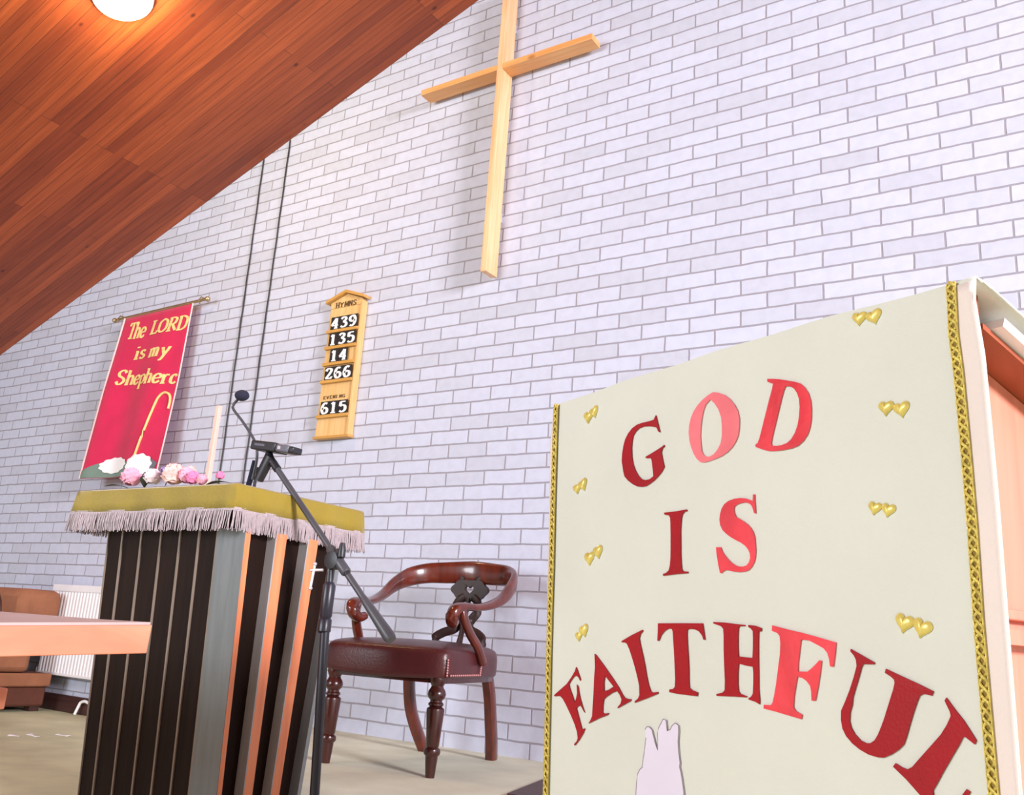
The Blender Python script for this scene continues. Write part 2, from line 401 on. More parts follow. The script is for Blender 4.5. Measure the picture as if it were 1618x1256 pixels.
# strokes for small bold lettering: lists of (x, y); a broad nib makes uprights thick and level strokes thin
GL = {
 '1': [[(.3,0),(.3,.98)], [(.12,.80),(.3,.98)], [(.1,.02),(.5,.02)]],
 '2': [[(.08,.75),(.15,.93),(.32,.98),(.5,.88),(.5,.7),(.35,.42),(.08,.06)], [(.06,.05),(.56,.05),(.56,.2)]],
 '3': [[(.08,.82),(.25,.98),(.46,.90),(.46,.7),(.25,.54)], [(.25,.54),(.5,.42),(.52,.18),(.3,.02),(.06,.14)]],
 '4': [[(.42,0),(.42,.98)], [(.42,.98),(.04,.32)], [(.02,.30),(.6,.30)], [(.27,.02),(.57,.02)]],
 '5': [[(.12,.96),(.52,.96)], [(.13,.96),(.1,.55)], [(.1,.55),(.3,.64),(.52,.5),(.52,.18),(.3,.02),(.06,.12)]],
 '6': [[(.5,.90),(.32,.98),(.14,.78),(.08,.38),(.2,.05),(.36,.02),(.53,.16),(.52,.42),(.32,.56),(.12,.4)]],
 '9': [[(.1,.10),(.28,.02),(.46,.22),(.52,.62),(.4,.95),(.24,.98),(.07,.84),(.08,.58),(.28,.44),(.48,.6)]],
 'T': [[(.3,0),(.3,.98)], [(.0,.96),(.62,.96)], [(.02,.96),(.0,.8)], [(.6,.96),(.64,.8)], [(.15,.02),(.45,.02)]],
 'h': [[(.1,0),(.1,1)], [(.1,.5),(.28,.62),(.42,.5),(.42,0)], [(.0,.02),(.2,.02)], [(.33,.02),(.52,.02)], [(.0,.98),(.1,.98)]],
 'e': [[(.06,.32),(.46,.36),(.42,.55),(.26,.62),(.1,.5),(.06,.3),(.14,.08),(.28,.02),(.46,.14)]],
 'L': [[(.15,0),(.15,1)], [(.02,.02),(.55,.02),(.57,.2)], [(.02,.98),(.3,.98)]],
 'O': [[(.35,.98),(.1,.8),(.06,.5),(.12,.18),(.35,.02),(.6,.2),(.64,.5),(.58,.82),(.35,.98)]],
 'R': [[(.15,0),(.15,1)], [(.02,.98),(.35,.98),(.54,.86),(.5,.6),(.35,.5),(.15,.5)], [(.32,.5),(.62,.02)], [(.02,.02),(.3,.02)]],
 'D': [[(.15,0),(.15,1)], [(.02,.98),(.35,.98),(.62,.8),(.66,.48),(.58,.16),(.35,.02),(.02,.02)]],
 'i': [[(.15,0),(.15,.6)], [(.04,.02),(.28,.02)], [(.04,.59),(.15,.59)], [(.15,.82),(.15,.92)]],
 's': [[(.4,.5),(.26,.62),(.1,.52),(.14,.38),(.34,.26),(.38,.12),(.24,.02),(.06,.12)]],
 'm': [[(.1,0),(.1,.6)], [(.1,.48),(.25,.62),(.36,.5),(.36,0)], [(.36,.48),(.5,.62),(.62,.5),(.62,0)], [(.0,.59),(.1,.59)], [(.02,.02),(.18,.02)], [(.54,.02),(.72,.02)]],
 'y': [[(.08,.6),(.28,.05)], [(.5,.6),(.28,.05),(.15,-.25),(.02,-.25)], [(.0,.59),(.18,.59)], [(.4,.59),(.58,.59)]],
 'S': [[(.5,.78),(.4,.95),(.25,.98),(.08,.85),(.12,.62),(.4,.42),(.5,.22),(.35,.03),(.18,.02),(.05,.22)]],
 'p': [[(.1,-.3),(.1,.6)], [(.1,.5),(.28,.62),(.46,.48),(.46,.16),(.28,.02),(.1,.12)], [(.0,.59),(.1,.59)], [(.0,-.29),(.22,-.29)]],
 'r': [[(.1,0),(.1,.6)], [(.1,.42),(.24,.6),(.38,.56)], [(.0,.02),(.24,.02)], [(.0,.59),(.1,.59)]],
 'd': [[(.4,.48),(.26,.62),(.08,.48),(.08,.16),(.26,.02),(.4,.12)]],
 'H': [[(.12,0),(.12,1)], [(.58,0),(.58,1)], [(.12,.5),(.58,.5)], [(.0,.02),(.24,.02)], [(.46,.02),(.7,.02)], [(.0,.98),(.24,.98)], [(.46,.98),(.7,.98)]],
 'Y': [[(.02,.98),(.3,.45)], [(.6,.98),(.3,.45)], [(.3,.45),(.3,0)], [(.18,.02),(.42,.02)]],
 'M': [[(.1,0),(.12,1)], [(.12,1),(.4,.15)], [(.4,.15),(.68,1)], [(.68,1),(.7,0)], [(.0,.02),(.2,.02)], [(.6,.02),(.8,.02)]],
 'N': [[(.1,0),(.1,1)], [(.1,1),(.55,0)], [(.55,0),(.55,1)], [(.0,.02),(.2,.02)], [(.45,.98),(.65,.98)]],
 'E': [[(.12,0),(.12,1)], [(.0,.98),(.5,.98),(.52,.8)], [(.12,.5),(.4,.5)], [(.0,.02),(.5,.02),(.54,.2)]],
 'V': [[(.02,.98),(.3,0)], [(.58,.98),(.3,0)]],
 'I': [[(.15,0),(.15,1)], [(.0,.02),(.3,.02)], [(.0,.98),(.3,.98)]],
 'G': [[(.56,.8),(.36,.98),(.1,.8),(.06,.5),(.12,.18),(.36,.02),(.56,.14)], [(.56,.0),(.56,.42)], [(.4,.42),(.66,.42)]],
}
def glyph(mb, ch, place, thick=.15, thin=.06, depth=0.0012):
    """place(x, y, d) -> world point; ribbons given a real thickness d."""
    for si, st in enumerate(GL[ch]):
        dz = depth * (1 + 0.22 * si)
        pts = [Vector((x, y, 0)) for x, y in st]
        if len(pts) > 3: pts = smooth_path(pts, 4)
        L = []; Rr = []
        for i, p in enumerate(pts):
            t = pts[min(i+1, len(pts)-1)] - pts[max(i-1, 0)]; t.normalize()
            w = (thin + (thick - thin) * abs(t.y)) / 2
            nrm = Vector((-t.y, t.x, 0))
            L.append(p + nrm * w); Rr.append(p - nrm * w)
        for i in range(len(pts) - 1):
            q = (L[i], L[i+1], Rr[i+1], Rr[i])
            mb.hexa([place(a.x, a.y, 0.0) for a in q], [place(a.x, a.y, dz) for a in q])

# ================================================================ the setting
SL = 0.36552                                    # roof slope
def ceil_z(x): return 2.417 + SL * (x + 7.388)
FL = -0.13                                      # hall floor; the dais carpet is z = 0
RX = 0.4                                        # ridge
XL, XR = -9.0, 4.2

mb = MB().box((XL, -8.2, FL - 0.1), (XR, 0.0, FL))
struct(build('floor', mb, M['hall_carpet']))
DAIS = [(-3.9, 0.0), (-2.5, -1.45), (XR, -1.45), (XR, 0.0)]
struct(build('dais', MB().prism(DAIS, 2, FL, -0.012), M['nosing']))
struct(build('dais_carpet', MB().prism([(-3.9, 0.0), (-2.5, -1.45), (XR, -1.45), (XR, 0.0)], 2, -0.012, 0.0), M['carpet']))
gable = [(XL, FL - 0.1), (XR, FL - 0.1), (XR, ceil_z(RX) - SL * (XR - RX)), (RX, ceil_z(RX)), (XL, ceil_z(XL))]
struct(build('wall_back', MB().prism(gable, 1, 0.0, 0.12), M['brick']))
def slope(name, x, sgn):
    L = (x - RX) * -sgn / math.cos(math.atan(SL)) if False else abs(x - RX) / math.cos(math.atan(SL))
    lo, hi = (0.0, L) if sgn > 0 else (-L, 0.0)
    o = build(name, MB().box((lo, -8.2, 0.0), (hi, 0.12, 0.1)), M['planks'])
    o.location = (x, 0, ceil_z(x)) if sgn > 0 else (XR, 0, ceil_z(RX) - SL * (XR - RX))
    o.rotation_euler = (0, -sgn * math.atan(SL), 0)
    return struct(o)
slope('ceiling', XL, 1)
slope('ceiling', XR, -1)
struct(build('baseboard_back', MB().box((XL, -0.022, FL), (-3.92, 0.0, FL + 0.10)), M['skirting'], bevel=0.003))

# ---------------------------------------------------------------- ceiling lamp
nrm = Vector((SL, 0, -1)).normalized()
lc = Vector((-4.108, -1.384, ceil_z(-4.108)))
lamp = thing('ceiling_lamp', lc, 'round glowing opal lamp fixed to the sloping timber ceiling', 'lamp')
q = Vector((0, 0, 1)).rotation_difference(nrm).to_matrix()
mb = MB().lathe([(0.02, 0.0), (0.15, 0.0), (0.155, 0.01), (0.15, 0.028), (0.125, 0.03), (0.02, 0.03)], n=40)
mb.xf(lambda p: lc + q @ p); build('rim', mb, M['lamp_metal'], lamp, 30)
mb = MB().lathe([(0.13, 0.024), (0.128, 0.045), (0.112, 0.068), (0.08, 0.088), (0.04, 0.098), (0.004, 0.1)], n=40)
mb.xf(lambda p: lc + q @ p); build('diffuser', mb, M['lamp_glass'], lamp, 60)
pl = bpy.data.lights.new('ceiling_lamp_bulb', 'POINT'); pl.energy = 30; pl.color = (1.0, 0.84, 0.45); pl.shadow_soft_size = 0.06
po = bpy.data.objects.new('ceiling_lamp_bulb', pl); scene.collection.objects.link(po); po.location = nrm * 0.19; po.parent = lamp

# ---------------------------------------------------------------- cross
cr = thing('wooden_cross', (-2.56, -0.0675, 2.285), 'large plain pine cross of narrow deep boards mounted high on the brick wall', 'cross')
build('upright', MB().box((-2.577, -0.120, 2.285), (-2.543, -0.018, 4.03)), M['cross_wood'], cr, bevel=0.002)
build('crossbeam', MB().box((-3.10, -0.1195, 3.455), (-2.577, -0.030, 3.488)), M['cross_wood_h'], cr, bevel=0.002)
build('crossbeam', MB().box((-2.543, -0.1195, 3.455), (-1.998, -0.030, 3.488)), M['cross_wood_h'], cr, bevel=0.002)
for z in (2.6, 3.75):
    build('wall_bracket', MB().box((-2.572, -0.018, z), (-2.548, -0.002, z + 0.05)), M['steel'], cr)

# ---------------------------------------------------------------- cables down the wall
for xt, xb, zt, lab in ((-4.516, -4.455, ceil_z(-4.516), 'black cable down the brick wall, the one nearer the red banner'),
                        (-4.283, -4.25, ceil_z(-4.283), 'black cable down the brick wall, the one nearer the hymn board')):
    pts = []
    for i in range(60):
        t = i / 59
        pts.append((xt + (xb - xt) * t + 0.0015 * math.sin(t * 70), -0.008, zt - 0.01 - t * (zt - 0.02)))
    base = (xb, -0.008, 0.0)
    if xb < -3.9: pts[-1] = (xb, -0.012, FL + 0.11); base = pts[-1]
    o = build('cable', MB().tube(pts, 0.0042, 8), M['cable'], None, 60, origin=base)
    tag(o, lab, 'cable', 'cables on the wall')

# ---------------------------------------------------------------- hymn board
hb = thing('hymn_board', (-3.567, -0.02, 1.505), 'tall pale wooden hymn board with gabled top hanging on the brick wall', 'hymn board')
x0, x1 = -3.690, -3.447
build('back_board', MB().box((x0, -0.034, 1.512), (x1, -0.002, 2.27)), M['board_wood'], hb, bevel=0.002)
build('pediment', MB().prism([(x0, 2.2705), (x1, 2.2705), (x1, 2.305), (-3.567, 2.348), (x0, 2.305)], 1, -0.036, -0.002), M['board_wood'], hb)
mb = MB()
mb.prism([(-3.716, 2.300), (-3.567, 2.350), (-3.567, 2.368), (-3.716, 2.316)], 1, -0.058, -0.002)
mb.prism([(-3.418, 2.300), (-3.567, 2.350), (-3.567, 2.368), (-3.418, 2.316)], 1, -0.058, -0.002)
build('gable_moulding', mb, M['board_rail'], hb, bevel=0.002)
build('side_strip', MB().box((x1, -0.044, 1.512), (x1 + 0.012, -0.002, 2.29)), M['board_wood'], hb, bevel=0.001)
build('base_moulding', MB().box((x0 - 0.008, -0.046, 1.497), (x1 + 0.018, -0.002, 1.5118)), M['board_rail'], hb, bevel=0.003)
RAILS = [2.128, 2.030, 1.932, 1.828, 1.626]
for z in RAILS:
    build('card_rail', MB().box((x0 + 0.002, -0.052, z - 0.012), (x1 - 0.002, -0.0342, z + 0.006)), M['board_rail'], hb, bevel=0.002)
def hb_text(txt, xa, z, h, w):
    for i, ch in enumerate(txt):
        g = MB()
        glyph(g, ch, lambda x, y, d, i=i: (xa + (i * 0.80 + x) * w, -0.0363 - d, z + y * h), .22, .12, 0.0008)
        build('lettering', g, M['dark_ink'], hb)
hb_text('HYMNS', -3.650, 2.272, 0.030, 0.042)
def hb_text2(txt, xa, z, h, w):
    for i, ch in enumerate(txt):
        g = MB()
        glyph(g, ch, lambda x, y, d, i=i: (xa + (i * 0.80 + x) * w, -0.0343 - d, z + y * h), .22, .12, 0.0008)
        build('lettering', g, M['dark_ink'], hb)
hb_text2('EVENING', -3.660, 1.727, 0.018, 0.030)
ROWS = [('439', 'top row'), ('135', 'second row'), ('14', 'third row'), ('266', 'fourth row'), ('615', 'lowest row')]
POS = ['left', 'middle', 'right']
for (txt, rn), z in zip(ROWS, RAILS):
    n = len(txt); cw = 0.068
    xs = [-3.663 + cw * i for i in range(3)] if n == 3 else [-3.640 + cw * i for i in range(2)]
    for i, ch in enumerate(txt):
        xa = xs[i]
        pos = POS[i] if n == 3 else ('left' if i == 0 else 'right')
        t = thing('number_card', (xa + cw / 2, -0.046, z + 0.0065),
                  'black card with white figure %s at the %s of the hymn board %s' % (ch, pos, rn), 'number card', 'number cards on the hymn board')
        build('card', MB().box((xa + 0.001, -0.0468, z + 0.0065), (xa + cw - 0.001, -0.0448, z + 0.083)), M['black_card'], t)
        g = MB()
        glyph(g, ch, lambda x, y, d: (xa + 0.007 + x * 0.085 * 1.02, -0.0469 - d, z + 0.013 + y * 0.062), .24, .11, 0.0006)
        build('numeral', g, M['white_print'], t)

# ---------------------------------------------------------------- crimson banner
BTL, BTR, BBL, BBR = Vector((-5.639, -0.07, 2.471)), Vector((-4.924, -0.07, 2.482)), Vector((-5.610, -0.17, 1.317)), Vector((-4.895, -0.17, 1.328))
def ban(s, t, d=0.0):
    p = (BTL * (1 - s) + BTR * s) * (1 - t) + (BBL * (1 - s) + BBR * s) * t
    r = 0.018 * math.sin(s * 10 + 1.2) * min(1, t * 2.2) + 0.012 * math.sin(s * 4 + t * 2) * t
    return p + Vector((0, -r - d, 0))
rb = thing('wall_banner', (-5.28, -0.07, 1.32), 'crimson cloth banner with gold words hanging from a rod on the brick wall', 'banner')
build('cloth', MB().grid(lambda s, t: ban(s, t), 24, 30), M['crimson'], rb, 60, solid=0.004)
build('piping', MB().tube([ban(-0.004, t / 30, 0.001) for t in range(31)], 0.0085, 6), M['pink_piping'], rb, 60)
build('piping', MB().tube([ban(1.004, t / 30, 0.001) for t in range(31)], 0.005, 6), M['pink_piping'], rb, 60)
build('rod', MB().tube([BTL + Vector((-0.11, 0, 0.004)), BTR + Vector((0.13, 0, 0.006))], 0.010, 10), M['brass'], rb, 60)
for p in (BTL + Vector((-0.125, 0, 0.004)), BTR + Vector((0.145, 0, 0.006))):
    build('finial', MB().ball(p, 0.018, 12), M['brass'], rb, 60)
for p in (BTL + Vector((-0.07, 0, 0)), BTR + Vector((0.075, 0, 0))):
    build('hook', MB().tube([p + Vector((0, 0.07, 0.03)), p + Vector((0, 0.0, 0.03)), p + Vector((0, -0.016, 0.0)), p + Vector((0, 0, -0.016))], 0.005, 6), M['brass'], rb, 60)
def words(txt, s, t, w, h, slope_, adv=None):
    x = s
    for k, ch in enumerate(txt):
        if ch != ' ':
            g = MB()
            glyph(g, ch, lambda gx, gy, d, x=x: ban(x + (gx + gy * 0.10) * w, t + (x - s) * slope_ - gy * h, 0.004 + d), .175, .085, 0.002)
            build('letter', g, M['gold_cloth'], rb)
        x += w * (adv[k] if adv else 0.72)
words('The', .125, .150, .150, .105, 0.03, [.60, .56, .5])
words('LORD', .46, .150, .190, .085, 0.02, [.62, .72, .68, .7])
words('is', .29, .292, .210, .085, 0.02, [.36, .5])
words('my', .54, .302, .200, .085, 0.03, [.86, .6])
words('Shepherd', .135, .440, .195, .088, 0.055, [.62, .55, .56, .56, .58, .55, .46, .5])
def patch(name, poly, m, d):
    n = len(poly); c = (sum(p[0] for p in poly) / n, sum(p[1] for p in poly) / n)
    K = 8; vs = []; fs = []
    for j in range(K + 1):
        r = max(.01, j / K)
        vs += [ban(c[0] + (s - c[0]) * r, c[1] + (t - c[1]) * r, d) for s, t in poly]
    vs += [ban(s, t, d - .003) for s, t in poly]
    for j in range(K + 1):
        fs += [(j*n + i, j*n + (i+1) % n, (j+1)*n + (i+1) % n, (j+1)*n + i) for i in range(n)]
    fs.append(tuple(range(n)))
    return build(name, MB().add(vs, fs), m, rb)
def hill(x0, x1, top):
    return [(x0 + (x1 - x0) * i / 20, top(i / 20)) for i in range(21)] + [(x1 - (x1 - x0) * i / 8, .998) for i in range(1, 8)] + [(x0, .998)]
patch('hill', hill(.0, .66, lambda x: .975 - .075 * math.sin(PI * (.08 + .72 * x))), M['felt_green'], .006)
patch('hill', hill(.60, .985, lambda x: .955 - .055 * math.sin(PI * (.1 + .8 * x))), M['felt_grey'], .008)
def cloud(cx, cy, rx, ry, n, amp, ph=0):
    return [(cx + rx * math.cos(a) * (1 + amp * math.cos(n * a + ph)), cy + ry * math.sin(a) * (1 + amp * math.cos(n * a + ph))) for a in [2 * PI * i / 60 for i in range(60)]]
patch('sheep', cloud(.40, .932, .19, .045, 11, .05), M['sheep'], .011)
patch('sheep', cloud(.77, .945, .15, .062, 10, .06, 1), M['sheep'], .0135)
crook = smooth_path([(.70, .90, 0), (.745, .75, 0), (.80, .60, 0), (.825, .555, 0), (.875, .532, 0), (.935, .545, 0), (.965, .58, 0), (.965, .63, 0)], 5)
build('crook', MB().tube([ban(p[0], p[1], 0.007) for p in crook], 0.0085, 6), M['gold_cloth'], rb, 60)

# ---------------------------------------------------------------- radiator
rx0, rx1 = -5.835, -4.95
rd = thing('radiator', (-5.4, -0.06, FL), 'white ribbed panel radiator low on the brick wall behind the pulpit', 'radiator')
mb = MB(); poly = []
xx = rx0 + 0.02
prof = [(rx0, -0.10)]
while xx < rx1 - 0.03:
    prof += [(xx, -0.10), (xx + 0.008, -0.096), (xx + 0.016, -0.096), (xx + 0.024, -0.10)]; xx += 0.0333
prof += [(rx1, -0.10), (rx1, -0.045), (rx0, -0.045)]
mb.prism([(p[0], p[1]) for p in prof], 2, 0.105, 0.600)
build('panel', mb, M['radiator'], rd)
build('top_grille', MB().box((rx0 - 0.004, -0.104, 0.600), (rx1 + 0.004, -0.041, 0.645)), M['radiator'], rd, bevel=0.006)
build('bottom_edge', MB().box((rx0 - 0.002, -0.102, 0.088), (rx1 + 0.002, -0.043, 0.105)), M['radiator'], rd, bevel=0.004)
for x in (rx0 + 0.15, rx1 - 0.15):
    build('wall_bracket', MB().box((x, -0.045, 0.2), (x + 0.04, -0.002, 0.5)), M['radiator'], rd)
build('pipe', MB().tube([(rx0 - 0.03, -0.075, FL), (rx0 - 0.03, -0.075, 0.10), (rx0 - 0.02, -0.075, 0.125), (rx0 + 0.01, -0.075, 0.125)], 0.009, 8), M['nosing'], rd, 60)
build('valve', MB().lathe([(0.012, 0), (0.018, 0.005), (0.018, 0.05), (0.012, 0.055)], (rx0 - 0.03, -0.075, 0.07), 12), M['radiator'], rd, 60)

# cable clip by the skirting and scraps on the hall floor
o = build('cable_end', MB().tube(smooth_path([(-5.42, -0.06, FL + 0.004), (-5.41, -0.05, FL + 0.05), (-5.40, -0.045, FL + 0.075), (-5.36, -0.045, FL + 0.085), (-5.33, -0.045, FL + 0.08)], 4), 0.009, 8), M['white_print'], None, 60, origin=(-5.42, -0.06, FL))
tag(o, 'short white cable end standing up by the dark skirting under the radiator', 'cable')
for k, (x, y, w, h, a, lab) in enumerate(((-4.28, -1.20, .028, .026, 0.3, 'small round white scrap on the hall carpet, nearest the table'),
        (-4.62, -.885, .055, .02, 0.8, 'thin curled white scrap on the hall carpet, second from the left'),
        (-4.60, -.80, .10, .022, -0.1, 'longest white paper scrap on the hall carpet'),
        (-4.56, -.665, .085, .02, 0.2, 'white paper scrap on the hall carpet beside the foot of the pulpit'))):
    n = 14; vs = []
    mb = MB()
    def P(i, j):
        u = (i - .5) * w; v = (j - .5) * h * (1 + .25 * math.sin(i * 5 + k))
        return (x + u * math.cos(a) - v * math.sin(a), y + u * math.sin(a) + v * math.cos(a), FL + 0.002 + 0.003 * (1 + math.sin(i * 4 + k)) * j)
    mb.grid(P, 10, 3)
    o = build('paper_scrap', mb, M['paper'], None, 60, solid=0.0015, origin=(x, y, FL))
    tag(o, lab, 'scrap', 'white scraps on the hall carpet')

# ---------------------------------------------------------------- brown armchair far left
ac = thing('armchair', (-6.0, -0.5, FL), 'brown suede armchair against the brick wall beside the radiator', 'armchair')
build('backrest', MB().box((-6.5, -0.40, 0.28), (-5.65, -0.125, 0.60)), M['brown_suede'], ac, 40, bevel=0.05)
build('armrest', MB().box((-5.78, -1.0, 0.10), (-5.62, -0.28, 0.44)), M['brown_suede'], ac, 40, bevel=0.035)
build('armrest', MB().box((-6.52, -1.0, 0.10), (-6.36, -0.28, 0.44)), M['brown_suede'], ac, 40, bevel=0.035)
build('seat_cushion', MB().box((-6.355, -1.02, 0.16), (-5.785, -0.345, 0.32)), M['brown_suede'], ac, 40, bevel=0.04)
build('side_panel', MB().box((-5.655, -0.55, 0.02), (-5.615, -0.13, 0.099)), M['brown_suede'], ac, 40, bevel=0.01)
build('base', MB().box((-6.5, -0.98, FL + 0.03), (-5.66, -0.125, 0.098)), M['brown_dark'], ac, 40, bevel=0.015)
for x in (-6.45, -5.74):
    for y in (-0.93, -0.20):
        build('foot', MB().box((x, y, FL), (x + 0.06, y + 0.06, FL + 0.03)), M['skirting'], ac)
build('cushion', MB().ball((-6.02, -0.40, 0.44), 0.17, 16, (1.0, 0.45, 0.9)), M['skirting'], ac, 60)

# ---------------------------------------------------------------- slim post behind the pulpit
sp = thing('timber_post', (-4.06, -0.4, FL), 'slim square timber post on a base standing before the brick wall', 'post')
build('shaft', MB().box((-4.095, -0.41, FL + 0.04), (-4.068, -0.386, 1.632)), M['pale_post'], sp, bevel=0.002)
mb = MB().box((-4.23, -0.425, FL), (-3.93, -0.38, FL + 0.04)); build('foot', mb, M['cross_wood_h'], sp, bevel=0.003)
mb = MB().box((-4.105, -0.55, FL), (-4.055, -0.425, FL + 0.04)); build('foot', mb, M['cross_wood_h'], sp, bevel=0.003)

# ---------------------------------------------------------------- pulpit
pp = thing('pulpit', (-2.28, -1.7, FL), 'dark slatted wooden pulpit with grey-sheened corner board standing before the dais', 'pulpit')
PX0, PX1, PY0, PY1 = -2.590, -1.968, -1.910, -1.520     # at the top
QX0, QX1, QY0, QY1 = -2.556, -1.972, -1.868, -1.590     # at the foot
ZT, ZB = 0.800, FL
def pz(z): return (z - ZB) / (ZT - ZB)
def pbox(name, ux0, ux1, vy0, vy1, z0, z1, m, absd=None, **k):
    """tapering board: ux in 0..1 across the front, vy = depth measured from the front (m)"""
    def quad(z):
        t = pz(z)
        xa = QX0 + (PX0 - QX0) * t; xb = QX1 + (PX1 - QX1) * t; ya = QY0 + (PY0 - QY0) * t
        return [(xa + (xb - xa) * ux0, ya + vy0, z), (xa + (xb - xa) * ux1, ya + vy0, z), (xa + (xb - xa) * ux1, ya + vy1, z), (xa + (xb - xa) * ux0, ya + vy1, z)]
    return build(name, MB().hexa(quad(z0), quad(z1)), m, pp, **k)
def sbox(name, a0, a1, d0, d1, z0, z1, m, side=1, **k):
    """board on a side face: a in 0..1 along the depth, d = stand-off from the core face (m)"""
    def quad(z):
        t = pz(z)
        ya = QY0 + (PY0 - QY0) * t; yb = QY1 + (PY1 - QY1) * t
        x = (QX1 + (PX1 - QX1) * t) if side > 0 else (QX0 + (PX0 - QX0) * t)
        f = lambda a, d: (x + side * d, ya + (yb - ya) * a, z)
        return [f(a0, d0), f(a0, d1), f(a1, d1), f(a1, d0)]
    return build(name, MB().hexa(quad(z0), quad(z1)), m, pp, **k)
def core(z0, z1):
    def quad(z):
        t = pz(z); xa = QX0 + (PX0 - QX0) * t + 0.03; xb = QX1 + (PX1 - QX1) * t - 0.035
        ya = QY0 + (PY0 - QY0) * t + 0.014; yb = QY1 + (PY1 - QY1) * t
        return [(xa, ya, z), (xb, ya, z), (xb, yb, z), (xa, yb, z)]
    return MB().hexa(quad(z0), quad(z1))
build('body', core(ZB, ZT - 0.02), M['pulpit_dark'], pp)
# front: dark boards parted by thin pale battens, then the wide corner board, its sheen painted grey
EDG = [0.0, 0.118, 0.267, 0.416, 0.556, 0.690, 0.816]
for i in range(6):
    pbox('front_board', EDG[i] + 0.0057, EDG[i+1] - 0.0057, 0.003, 0.014, ZB, 0.736, M['pulpit_dark'])
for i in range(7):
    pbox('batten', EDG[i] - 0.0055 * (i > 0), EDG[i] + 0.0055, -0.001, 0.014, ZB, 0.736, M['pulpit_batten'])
pbox('corner_board', 0.822, 1.0, -0.002, 0.014, ZB, 0.736, M['pulpit_sheen'])
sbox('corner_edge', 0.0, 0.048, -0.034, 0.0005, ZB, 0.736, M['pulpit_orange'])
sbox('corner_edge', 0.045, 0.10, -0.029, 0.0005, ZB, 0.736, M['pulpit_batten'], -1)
# right side: uprights with reflected light painted grey on front edges, light faces, recessed dark boards between
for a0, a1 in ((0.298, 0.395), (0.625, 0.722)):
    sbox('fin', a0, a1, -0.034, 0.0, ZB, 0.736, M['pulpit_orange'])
    sbox('fin_edge', a0 - 0.012, a0 - 0.0003, -0.034, 0.0, ZB, 0.736, M['fin_sheen'])
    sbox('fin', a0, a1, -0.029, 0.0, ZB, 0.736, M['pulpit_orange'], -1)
sbox('fin', 0.955, 1.0, -0.034, 0.0, ZB, 0.736, M['pulpit_sheen'])
sbox('fin', 0.955, 1.0, -0.029, 0.0, ZB, 0.736, M['pulpit_sheen'], -1)
# desk under the cloth
CX0, CX1, CY0, CY1, CZ = -2.712, -1.982, -1.945, -1.446, 0.851
build('desk_top', MB().box((CX0 + 0.006, CY0 + 0.006, ZT - 0.02), (CX1 - 0.006, CY1 - 0.006, CZ - 0.004)), M['pulpit_dark'], pp, bevel=0.004)
# velvet fall: a skirt that flares a little at the corners
fall = thing('pulpit_fall', (-2.347, -1.7, CZ), 'olive gold velvet cloth with long fringe draped over the pulpit top', 'cloth')
def skirt(a, z0t, off):                        # a along the perimeter 0..4
    pass
per = [(CX0, CY0), (CX1, CY0), (CX1, CY1), (CX0, CY1)]
def perim(n=36):
    out = []
    for k in range(4):
        p = Vector((*per[k], 0)); q_ = Vector((*per[(k+1) % 4], 0)); e = q_ - p
        nn = Vector((e.y, -e.x, 0)).normalized()
        for i in range(n):
            t = i / n
            out.append((p + e * t, nn, t, k))
    return out
PER = perim()
def drop(i, h):                                # point on the hanging cloth, h below the edge
    p, nn, t, k = PER[i % len(PER)]
    pn = PER[(i - 1) % len(PER)][1] if t == 0 else nn
    flare = (nn + pn).normalized()
    c = min(t, 1 - t) * (0.73 if k % 2 == 0 else 0.50)
    w = 0.0035 * math.sin(t * 26 + k * 2) * min(1, h / 0.05) * min(1, c / 0.04)
    f = 0.10 * h * math.exp(-c / 0.08)
    return p + flare * (0.006 + 0.05 * h + w + f) + Vector((0, 0, CZ - h))
n = len(PER); HS = [0.0, 0.004, 0.02, 0.04, 0.068]
vs = []; fs = []
for j, h in enumerate(HS):
    for i in range(n): vs.append(drop(i, h) if j else PER[i][0] + Vector((0, 0, CZ)))
for j in range(len(HS) - 1):
    for i in range(n): fs.append((j*n + i, j*n + (i+1) % n, (j+1)*n + (i+1) % n, (j+1)*n + i))
fs.append(tuple(range(n)))
build('cloth', MB().add(vs, fs), M['velvet'], fall, 50, solid=0.004)
mb = MB()
band = []
for j, h in enumerate((0.064, 0.074)):
    for i in range(n): band.append(drop(i, h) + PER[i][1] * 0.002)
mb.add(band, [(i, (i+1) % n, n + (i+1) % n, n + i) for i in range(n)])
for i in range(n):                              # strands
    m_ = 5
    for s_ in range(m_):
        t = s_ / m_
        def lerp(h): return drop(i, h) * (1 - t) + drop(i + 1, h) * t
        a = lerp(0.070); L_ = 0.070 + random.uniform(0.053, 0.060)
        b = lerp(L_) + Vector((random.uniform(-.002, .002), random.uniform(-.002, .002), 0))
        nn = PER[i][1]
        mb.sweep([a + nn * random.uniform(0, .003), (a + b) / 2 + nn * random.uniform(-.003, .005), b], [(0.0019, 0.0019), (0.0021, 0.0021), (0.0012, 0.0012)], 5)
build('fringe', mb, M['fringe'], fall, 50)

